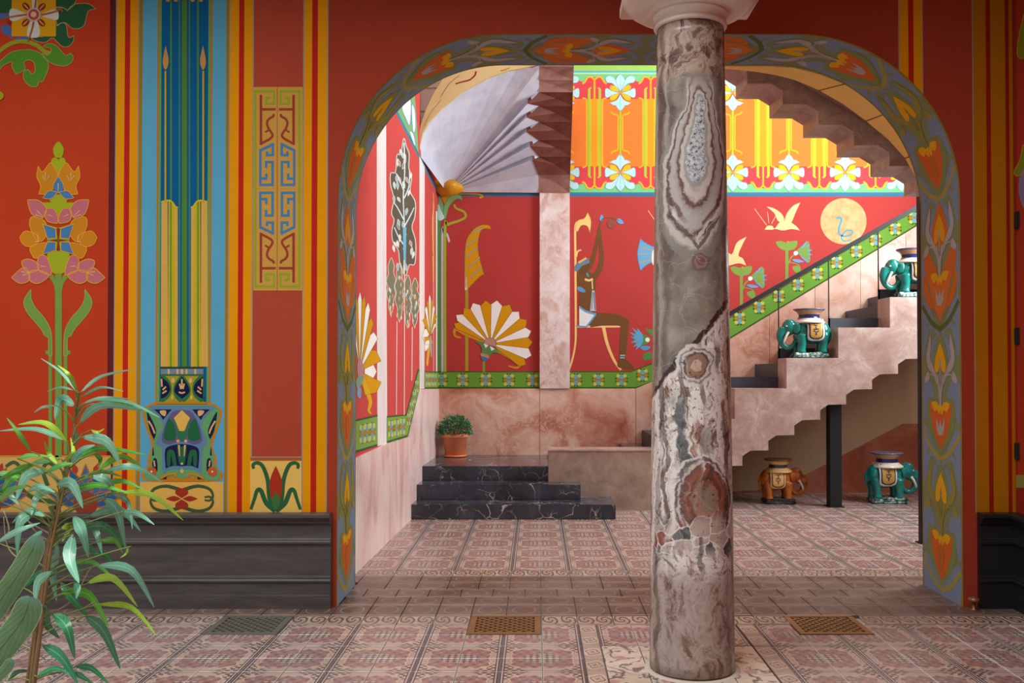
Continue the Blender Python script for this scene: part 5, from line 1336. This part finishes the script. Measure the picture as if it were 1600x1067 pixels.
def elephant_body():
    bm = bmesh.new()
    ball(bm, (.035, 0, .265), (.160, .118, .120)); ball(bm, (.125, 0, .275), (.080, .105, .105)); ball(bm, (-.075, 0, .285), (.080, .100, .100))
    ball(bm, (-.195, 0, .315), (.082, .074, .080)); ball(bm, (-.225, 0, .275), (.050, .052, .060)); ball(bm, (-.205, .03, .372), (.038, .032, .026)); ball(bm, (-.205, -.03, .372), (.038, .032, .026))
    for x in (-.092, .125):
        for y in (-.062, .062): tube(bm, [(x, y, .24), (x, y, .15), (x - .004, y, .09), (x - .006, y, .056)], [.058, .044, .042, .049])
    tr = spline3([(-.262, 0, .30), (-.290, 0, .24), (-.282, 0, .165), (-.245, 0, .118), (-.200, 0, .108), (-.162, 0, .130), (-.145, 0, .168), (-.150, 0, .188)], 4)
    tube(bm, tr, lerp_list([.050, .044, .036, .031, .028, .026, .024, .022], 4))
    tube(bm, spline3([(.190, 0, .30), (.212, 0, .25), (.205, 0, .18), (.190, .015, .14)], 4), lerp_list([.020, .017, .014, .010], 4))
    tube(bm, [(-.02, 0, .33), (.0, 0, .395)], [.12, .105])
    return merged(bm, .0085, 7)
EL_BODY = elephant_body()
def drape(sgn, inset, off, name_mat):
    """a saddle cloth side: a sheet that follows the flank, inset from the cloth's outline"""
    x0, x1, z0, z1, r = -.052 + inset, .118 - inset, .172 + inset, .392 - inset * .2, .045
    def inside(u, z): return True
    nx, nz = 12, 14; vs, fs = [], []
    def flank(z): q = (z - .268) / .135; return .121 * math.sqrt(max(.42, 1 - q * q * .85))
    for j in range(nz + 1):
        z = z0 + (z1 - z0) * j / nz; cut = 0
        if z < z0 + r: cut = r - math.sqrt(max(0, r * r - (z0 + r - z) ** 2))
        for i in range(nx + 1):
            x = x0 + cut + (x1 - x0 - 2 * cut) * i / nx
            bulge = .006 * (1 - ((x - .033) / .09) ** 2)
            vs.append((x, sgn * (flank(z) + .006 + off + bulge), z))
    n = len(vs)
    vs += [(x, y - sgn * .006, z) for x, y, z in vs]; W = nx + 1
    for j in range(nz):
        for i in range(nx):
            a, b, c, d = j * W + i, j * W + i + 1, (j + 1) * W + i + 1, (j + 1) * W + i
            fs += [(a, b, c, d), (n + a, n + d, n + c, n + b)]
    ring = [i for i in range(W)] + [j * W + nx for j in range(1, nz + 1)] + [nz * W + i for i in range(nx - 1, -1, -1)] + [j * W for j in range(nz - 1, 0, -1)]
    for k in range(len(ring)): a, b = ring[k], ring[(k + 1) % len(ring)]; fs.append((a, n + a, n + b, b))
    return vs, fs
def elephant(loc, rz, sc, pal, label, group):
    body, cloth, border, base, seat_c, rim_c, band_c = pal
    e = empty('elephant_stool', loc, rz, label=label, cat='elephant stool', group=group); e.scale = (sc, sc, sc)
    # rock base
    bm = bmesh.new(); bm_box(bm, -.172, .168, -.105, .105, 0, .060, .012)
    bmesh.ops.subdivide_edges(bm, edges=bm.edges[:], cuts=3, use_grid_fill=True)
    rr = random.Random(5)
    for v in bm.verts:
        if v.co.z > .004: v.co += Vector((rr.uniform(-.006, .006), rr.uniform(-.006, .006), rr.uniform(-.006, .004)))
    bm_obj('base', bm, base, e, True)
    me = EL_BODY.copy(); me.materials.clear(); me.materials.append(body); b = bpy.data.objects.new('body', me); link(b, e)
    for s_ in (-1, 1):
        bm = bmesh.new(); ball(bm, (-.150, s_ * .078, .300), (.040, .012, .056), Matrix.Rotation(s_ * .5, 4, 'Z')); ball(bm, (-.132, s_ * .088, .325), (.026, .010, .030))
        mo = bpy.data.objects.new('ear', merged(bm, .006, 4)); mo.data.materials.append(body); link(mo, e)
        bm = bmesh.new(); tube(bm, spline3([(-.222, s_ * .046, .262), (-.246, s_ * .054, .222), (-.266, s_ * .050, .176), (-.268, s_ * .044, .150)], 4), lerp_list([.013, .012, .010, .004], 4), 10); bm_obj('tusk', bm, IVORY, e, True)
        bm = bmesh.new(); ball(bm, (-.243, s_ * .056, .322), (.010, .008, .008)); bm_obj('eye', bm, IVORY if body is TEALG else BLACKG, e, True)
        vs, fs = drape(s_, 0, 0, None); cl = mesh_obj('saddle_cloth', vs, fs, border, e, smooth=True)
        vs, fs = drape(s_, .015, .0025, None); mesh_obj('border_line', vs, fs, NAVY if body is TEALG else BROWNG, cl, smooth=True)
        vs, fs = drape(s_, .025, .005, None); mesh_obj('panel', vs, fs, cloth, cl, smooth=True)
        bm = bmesh.new()
        for (x, z, a, l, w_) in ((.010, .345, .5, .030, .010), (.050, .350, -.4, .034, .010), (.030, .325, .1, .040, .009), (.032, .290, .0, .058, .012), (.020, .268, .6, .036, .010), (.046, .266, -.7, .034, .010), (.032, .244, 1.5, .034, .012), (.030, .306, 1.5, .030, .008)):
            q = (z - .268) / .135; y = s_ * (.121 * math.sqrt(max(.42, 1 - q * q * .85)) + .0185)
            ball(bm, (x, y, z), (l / 2, .0025, w_ / 2), Matrix.Rotation(a, 4, 'Y'))
        bm_obj('motif', bm, NAVY if body is TEALG else BROWNG, cl, True)
    lathe('collar', [(.150, .352), (.156, .358), (.152, .368), (.136, .380), (.120, .390), (.108, .402)], border, e, 40, cap=False)
    lathe('neck_band', [(.106, .400), (.103, .408), (.102, .430), (.105, .440)], band_c, e, 40, cap=False)
    lathe('seat', [(.104, .438), (.108, .450), (.120, .466), (.140, .480), (.142, .482)], seat_c, e, 40, cap=False)
    lathe('rim', [(.139, .478), (.156, .489), (.158, .494), (.154, .499), (.14, .500), (.05, .496), (.001, .495)], rim_c, e, 40, cap=False)
    return e
PT = (TEALG, OCHRE, IVORY, ROCK, TAN, RIM, NAVY); PA = (AMBER, CREAMG, CREAMG, BLACKG, CREAMG, BROWNG, BLACKG)
EG = 'ceramic elephant stools on and under the stair'
elephant((at(1264.5, 560, 9.395).x, 9.395, tops[2]), 0, 1.0, PT, 'teal glazed elephant stool standing on the lower step of the stair parapet', EG)
elephant((at(1425.5, 465, 9.395).x, 9.395, tops[4]), 0, 1.0, PT, 'teal glazed elephant stool highest on the parapet, half hidden by the arch jamb', EG)
elephant((at(1216, 786, 9.74).x, 9.74, 0), math.pi, .93, PA, 'amber brown glazed elephant stool on the floor under the stair', EG)
elephant((at(1386, 784, 9.78).x, 9.78, 0), math.pi, 1.06, PT, 'teal glazed elephant stool on the floor under the stair, facing right', EG)

# ------------------------------------------------------------------ door stop by the right jamb
ds = empty('door_stop', (2.545, 5.42, 0), label='small worn knob of a door stop on the floor beside the right wainscot', cat='door stop')
KN = simple('worn_bronze', '#8a6048', .4, .5, .5)
lathe('stem', [(.020, 0), (.020, .006), (.009, .010), (.008, .045)], KN, ds, 20); lathe('knob', [(.008, .043), (.028, .050), (.033, .060), (.028, .072), (.012, .078)], KN, ds, 24)

# ------------------------------------------------------------------ small potted shrub on the landing
TERRA = simple('terracotta', '#ec8f62', .5, .35, 0, .10, 12)
pot = empty('potted_shrub', (-.905, 10.36, z3_ + .001), label='small bushy green shrub in an orange terracotta pot on the black steps', cat='potted plant')
lathe('saucer', [(.105, 0), (.128, .003), (.134, .022), (.128, .024), (.120, .010), (.02, .008)], TERRA, pot, 48)
lathe('pot', [(.104, .009), (.112, .012), (.134, .215), (.149, .218), (.152, .226), (.152, .252), (.146, .258), (.138, .256), (.134, .225), (.02, .222)], TERRA, pot, 56)
def leafmat(name, c1, c2, rib, rough=.35, tr=.12):
    t = NT(name, rough, .45); u, v, _ = t.sep(t.coord('UV')); n = t.noise(t.pos(), 14, 4, .6); r = t.rnd()
    c = t.mix(n * .6 + r * .4, c1, c2); d = (u - .5).abs(); c = t.mix((1.0 - d.step(.02, .06)) * .45, c, rib); c = t.mix(d.step(.46, .5) * .15, c, rib)
    ve = ((v * 60.0 + d * 18.0).sin()).step(.6, .95); c = t.mix(ve * .08, c, rib)
    t.b.inputs['Transmission Weight'].default_value = 0
    t.b.inputs['Subsurface Weight'].default_value = tr; t.b.inputs['Subsurface Radius'].default_value = (.01, .02, .005); t.b.inputs['Subsurface Scale'].default_value = .02
    return t.out(c)
SHRUB = leafmat('shrub_leaf', '#2a6a42', '#62a06c', '#86ba80', .35, .05)
rs = random.Random(11); V, Fc, UVv = [], [], []
for i in range(900):
    q = rs.uniform(0, 2 * math.pi); ph = math.acos(rs.uniform(-.15, 1)); rr = rs.uniform(.72, 1.0) if i % 5 else rs.uniform(.3, .7)
    d = Vector((math.sin(ph) * math.cos(q), math.sin(ph) * math.sin(q), math.cos(ph)))
    c = Vector((d.x * .185, d.y * .175, .265 + d.z * .190)) * 1.0
    c = Vector((d.x * .185 * rr, d.y * .175 * rr, .270 + d.z * .185 * rr))
    out = (d + Vector((rs.uniform(-.6, .6), rs.uniform(-.6, .6), rs.uniform(-.5, .5)))).normalized(); sd = out.cross(Vector((rs.uniform(-1, 1), rs.uniform(-1, 1), rs.uniform(-1, 1)))).normalized(); L = rs.uniform(.028, .045); wv = L * .26
    b = len(V); nn = out.cross(sd) * L * .12
    V += [c, c + out * L * .45 + sd * wv, c + out * L, c + out * L * .45 - sd * wv, c + out * L * .5 - nn]; UVv += [(.5, 0), (1, .5), (.5, 1), (0, .5), (.5, .5)]
    Fc += [(b, b + 1, b + 4), (b + 1, b + 2, b + 4), (b + 2, b + 3, b + 4), (b + 3, b, b + 4)]
fo = mesh_obj('foliage', V, Fc, SHRUB, pot, kind='stuff'); ul = fo.data.uv_layers.new(name='uv')
for lp in fo.data.loops: ul.data[lp.index].uv = UVv[lp.vertex_index]
bm = bmesh.new(); rs = random.Random(2)
for i in range(9):
    a = rs.uniform(0, 6.28); tube(bm, [(.03 * math.cos(a), .03 * math.sin(a), .215), (.08 * math.cos(a), .08 * math.sin(a), .30), (.12 * math.cos(a), .12 * math.sin(a), .38)], [.005, .004, .002], 6)
bm_obj('stem', bm, simple('shrub_stem', '#4a4a2a'), pot)
# ------------------------------------------------------------------ tall plant at the left
L_PALE = leafmat('leaf_pale', '#4f9c78', '#8cc4a6', '#d4e8d4', .20); L_MID = leafmat('leaf_green', '#3a9a3c', '#78bd40', '#c0e080', .24)
L_BRIGHT = leafmat('leaf_young', '#93c228', '#b4d848', '#dcec8a', .35, .2); L_DARK = leafmat('leaf_dark', '#2a7844', '#44986a', '#9cd0ac', .22)
STEMM = simple('plant_stem', '#8a6a48', .7, .2, 0, .3, 30)
YL = 2.95
def lp(x, y, dy=0.0): return at(x / 2.103, 560 + y / 2.103, YL + dy)
tall = empty('tall_plant', lp(95, 1067) * 1.0, label='tall slender plant with long drooping narrow green leaves before the painted wall', cat='plant')
tall.location.z = 0
def child(o, par): o.parent = par; o.matrix_parent_inverse = Matrix.Translation(-par.location); return o
def blade(name, pts, width, mat, par, twist=0.0, seg=10, fold=.16, prof=None):
    P = spline3(pts, max(2, seg // (len(pts) - 1))); n = len(P); eye = Vector((0, 0, HC)); vs, uv, fs = [], [], []
    for i, p in enumerate(P):
        t = i / (n - 1); d = (P[min(i + 1, n - 1)] - P[max(i - 1, 0)]).normalized(); vw = (p - eye).normalized()
        s_ = d.cross(vw).normalized(); nn = s_.cross(d).normalized(); a = twist * (.5 + .5 * t); sd = s_ * math.cos(a) + nn * math.sin(a); nr = sd.cross(d).normalized()
        wv = (prof(t) if prof else (min(1, (t / .34)) ** .75 * (1 if t < .34 else max(0, 1 - ((t - .34) / .66)) ** .72))) * width / 2
        wv = max(wv, .0008)
        vs += [p - sd * wv + nr * wv * fold, p, p + sd * wv + nr * wv * fold]; uv += [(0, t), (.5, t), (1, t)]
        if i: b = 3 * i; fs += [(b - 3, b - 2, b + 1, b), (b - 2, b - 1, b + 2, b + 1)]
    o = mesh_obj(name, vs, fs, mat, None, smooth=True); ul = o.data.uv_layers.new(name='uv')
    for l in o.data.loops: ul.data[l.index].uv = uv[l.vertex_index]
    child(o, par); return o
p_, g_, b_, d_ = L_PALE, L_MID, L_BRIGHT, L_DARK
leaves = [
 (258,115,200,45,135,0,10,p_), (265,112,330,60,440,35,12,p_), (262,130,330,95,405,108,9,p_), (255,112,228,55,190,22,14,b_), (270,150,340,128,440,135,10,p_), (300,135,420,145,525,194,16,p_), (260,215,330,155,480,172,27,p_),
 (245,155,200,135,180,200,32,p_), (245,105,200,95,155,108,8,p_), (185,155,140,160,112,178,9,p_), (300,235,320,242,343,230,10,b_), (250,238,248,262,255,288,18,p_), (300,150,400,150,505,180,12,g_),
 (218,270,120,232,0,238,18,p_), (222,275,150,212,60,217,20,b_), (100,305,60,245,22,195,15,g_), (270,258,350,272,396,352,34,p_), (245,330,330,295,480,316,24,g_), (230,350,270,300,312,285,22,p_), (190,350,160,310,145,270,14,b_),
 (320,370,400,322,482,372,22,g_), (340,370,440,355,537,410,22,p_), (200,330,120,342,70,382,20,g_), (152,370,85,388,52,470,32,p_), (110,345,50,372,-10,402,24,g_), (70,385,30,400,-10,480,26,g_),
 (188,418,235,412,272,492,36,p_), (300,388,352,398,387,457,28,p_), (245,430,320,415,425,442,22,g_), (178,430,125,448,103,515,28,p_), (340,460,385,500,412,622,32,p_), (392,440,500,450,602,532,22,b_), (240,518,268,570,290,655,36,p_),
 (270,530,312,560,335,642,28,p_), (290,520,390,495,462,568,28,p_), (280,558,345,555,428,632,32,d_), (240,578,228,655,260,738,40,p_), (190,608,172,700,186,798,30,p_), (110,510,65,540,56,648,30,p_), (172,700,125,735,116,808,28,p_),
 (-10,605,60,565,132,540,20,p_), (75,752,130,708,195,690,24,d_), (160,488,188,508,165,562,32,p_), (205,680,300,668,382,732,18,g_), (320,680,430,695,507,818,28,p_), (285,740,370,722,452,816,26,b_), (200,735,240,788,292,852,30,d_), (200,775,290,775,357,882,30,g_),
 (280,845,340,895,396,1022,36,d_), (320,808,430,818,512,908,20,b_), (146,808,152,870,196,920,32,d_), (172,838,218,880,246,988,36,d_), (138,942,200,980,258,1072,34,d_), (120,1045,180,1018,232,1036,20,d_), (248,1013,300,1018,358,1070,22,d_), (245,1030,270,1045,312,1072,18,d_),
 (398,505,450,508,507,546,20,p_), (300,640,352,648,378,702,22,d_), (330,600,378,598,404,640,20,g_), (-10,440,25,445,62,480,24,p_), (20,1060,60,1030,110,1028,18,d_), (245,735,255,760,250,790,22,d_), (150,375,200,350,240,345,18,g_), (60,330,100,318,170,322,16,g_),
 (90,440,130,420,180,440,20,p_), (205,340,240,310,232,260,16,b_), (310,312,330,330,322,358,18,g_), (200,560,230,552,205,600,22,b_), (-10,380,20,378,62,392,18,g_), (0,470,40,430,90,420,22,g_), (360,440,420,470,435,560,20,p_), (330,420,400,402,470,430,18,g_), (150,520,90,500,40,540,20,p_), (420,620,415,640,395,655,8,b_), (265,400,330,372,400,388,18,g_), (250,560,280,600,330,660,22,d_), (120,880,80,900,60,960,20,d_), (230,660,262,700,240,770,24,d_)]
rl = random.Random(21)
stem_pts = [(97, 1110), (118, 930), (140, 780), (158, 640), (188, 500), (214, 390), (240, 270), (256, 130)]
def stem_at(y):
    for (x0, y0), (x1, y1) in zip(stem_pts, stem_pts[1:]):
        if y1 <= y <= y0: return x0 + (x1 - x0) * (y0 - y) / (y0 - y1)
    return stem_pts[0][0] if y > 1110 else stem_pts[-1][0]
bm = bmesh.new()
root = Vector((lp(95, 1067).x, YL, .30))
for k, (ox, dy, top) in enumerate(((0, 0, 0), (-9, .02, 60), (12, -.02, 250))):
    pts = [root + Vector((.015 * (k - 1), .01 * k, -.02))] + [lp(x + ox * (1 - i / 9), y, dy) for i, (x, y) in enumerate(stem_pts) if y >= top]
    P = spline3(pts, 6); n = len(P); tube(bm, P, [.0085 - .0068 * i / (n - 1) for i in range(n)], 9)
child(bm_obj('stem', bm, STEMM, None, True), tall)
bt = bmesh.new()
for i, (x0, y0, x1, y1, x2, y2, wd, m) in enumerate(leaves):
    d0 = rl.uniform(-.05, .05); d1 = rl.uniform(-.10, .10); d2 = d1 + rl.uniform(-.08, .08)
    A, B, E = lp(x0, y0, d0), lp(x1, y1, d1), lp(x2, y2, d2)
    M = B + (B - (A + E) / 2) * .35 if False else B
    wreal = wd / 2.103 * YL / F * 1.04; tw = rl.uniform(-.6, .6)
    blade('leaf', [A, M, E], wreal / math.cos(tw * .7), m, tall, tw, 10)
    sy = min(1060, y0 + 40 + .25 * abs(x0 - stem_at(y0))); S0 = lp(stem_at(sy), sy, 0)
    tube(bt, spline3([S0, (S0 + A) / 2 + Vector((0, 0, .01)), A, A + (B - A) * .12], 3), lerp_list([.0030, .0024, .0018, .0012], 3), 6)
child(bm_obj('twig', bt, simple('plant_twig', '#7f8a48', .6, .2), None, True), tall)
# bare grey twigs
BARE = simple('bare_twig', '#b09a78', .7, .2)
for pts in ([(15, 600), (30, 560), (12, 500)], [(160, 600), (110, 560), (60, 470), (40, 440)], [(185, 830), (240, 790), (290, 700), (300, 690)], [(180, 840), (250, 830), (310, 800)], [(70, 660), (40, 640), (20, 600), (12, 520)], [(170, 580), (100, 540), (80, 520)], [(70, 940), (110, 960), (150, 990)]):
    bt = bmesh.new(); tube(bt, spline3([lp(x, y, .03) for x, y in pts], 4), lerp_list([.0028 - .0006 * k for k in range(len(pts))], 4), 6)
    child(bm_obj('bare_twig', bt, BARE, None, True), tall)
TP = simple('glazed_pot', '#4a5a5e', .4, .4)
pp = lathe('pot', [(.12, 0), (.14, .02), (.17, .29), (.178, .30), (.165, .305), (.15, .27), (.01, .27)], TP, None, 40); pp.location = (root.x, YL, 0); child(pp, tall)

# ------------------------------------------------------------------ broad-leaved plant at the edge of the frame
YB2 = 2.55
def bp(x, y, dy=0.0): return at(x / 3.993, 800 + y / 3.993, YB2 + dy)
bx = at(-150, 1000, YB2).x
broad = empty('broad_leaf_plant', (bx, YB2, 0), label='broad greyish green leaves with blunt tips reaching in at the lower left edge', cat='plant')
def broadmat():
    t = NT('broad_leaf', .4, .4); u, v, _ = t.sep(t.coord('UV')); p = t.pos(); d = (u - .5).abs()
    c = t.mix(t.noise(p, 12, 4, .6), '#42703a', '#7a9468'); vein = ((v * 70.0 + d * 40.0).sin()).step(.4, .9); c = t.mix(vein * .14, c, '#a9b88e')
    c = t.mix((1.0 - d.step(.01, .03)) * .8, c, '#3d5a2c'); c = t.mix(v.step(.86, .97) * .7, c, '#6fa08c'); c = t.mix(d.step(.45, .49) * .6, c, '#c9c8a0'); return t.out(c, vein, .2)
BROAD = broadmat()
bprof = lambda t: (min(1, t / .45) ** .6) * (1 if t < .80 else math.sqrt(max(0, 1 - ((t - .80) / .205) ** 2)))
base0 = Vector((bx, YB2, .26))
for tip, mid_, edge, wd, dy in (((243, 150), (140, 350), (-60, 640), 140, .0), ((192, 528), (130, 690), (-60, 930), 172, -.05), ((74, 915), (30, 985), (-80, 1090), 66, -.10), ((262, 120), (190, 190), (120, 330), 36, .03)):
    pts = [base0 + Vector((0, 0, .0)), bp(edge[0] - 60, edge[1] + 90, dy), bp(*edge, dy), bp(*mid_, dy), bp(*tip, dy)]
    if wd == 36: pts = [bp(-60, 560, dy), bp(60, 400, dy), bp(120, 300, dy), bp(185, 185, dy), bp(*tip, dy)]
    blade('leaf', pts, wd / 3.993 * YB2 / F, BROAD if wd != 36 else L_PALE, broad, .25, 28, .22, bprof)
pp = lathe('pot', [(.13, 0), (.15, .02), (.18, .27), (.188, .28), (.175, .285), (.16, .25), (.01, .25)], TP, None, 40); pp.location = (bx, YB2, 0); child(pp, broad)
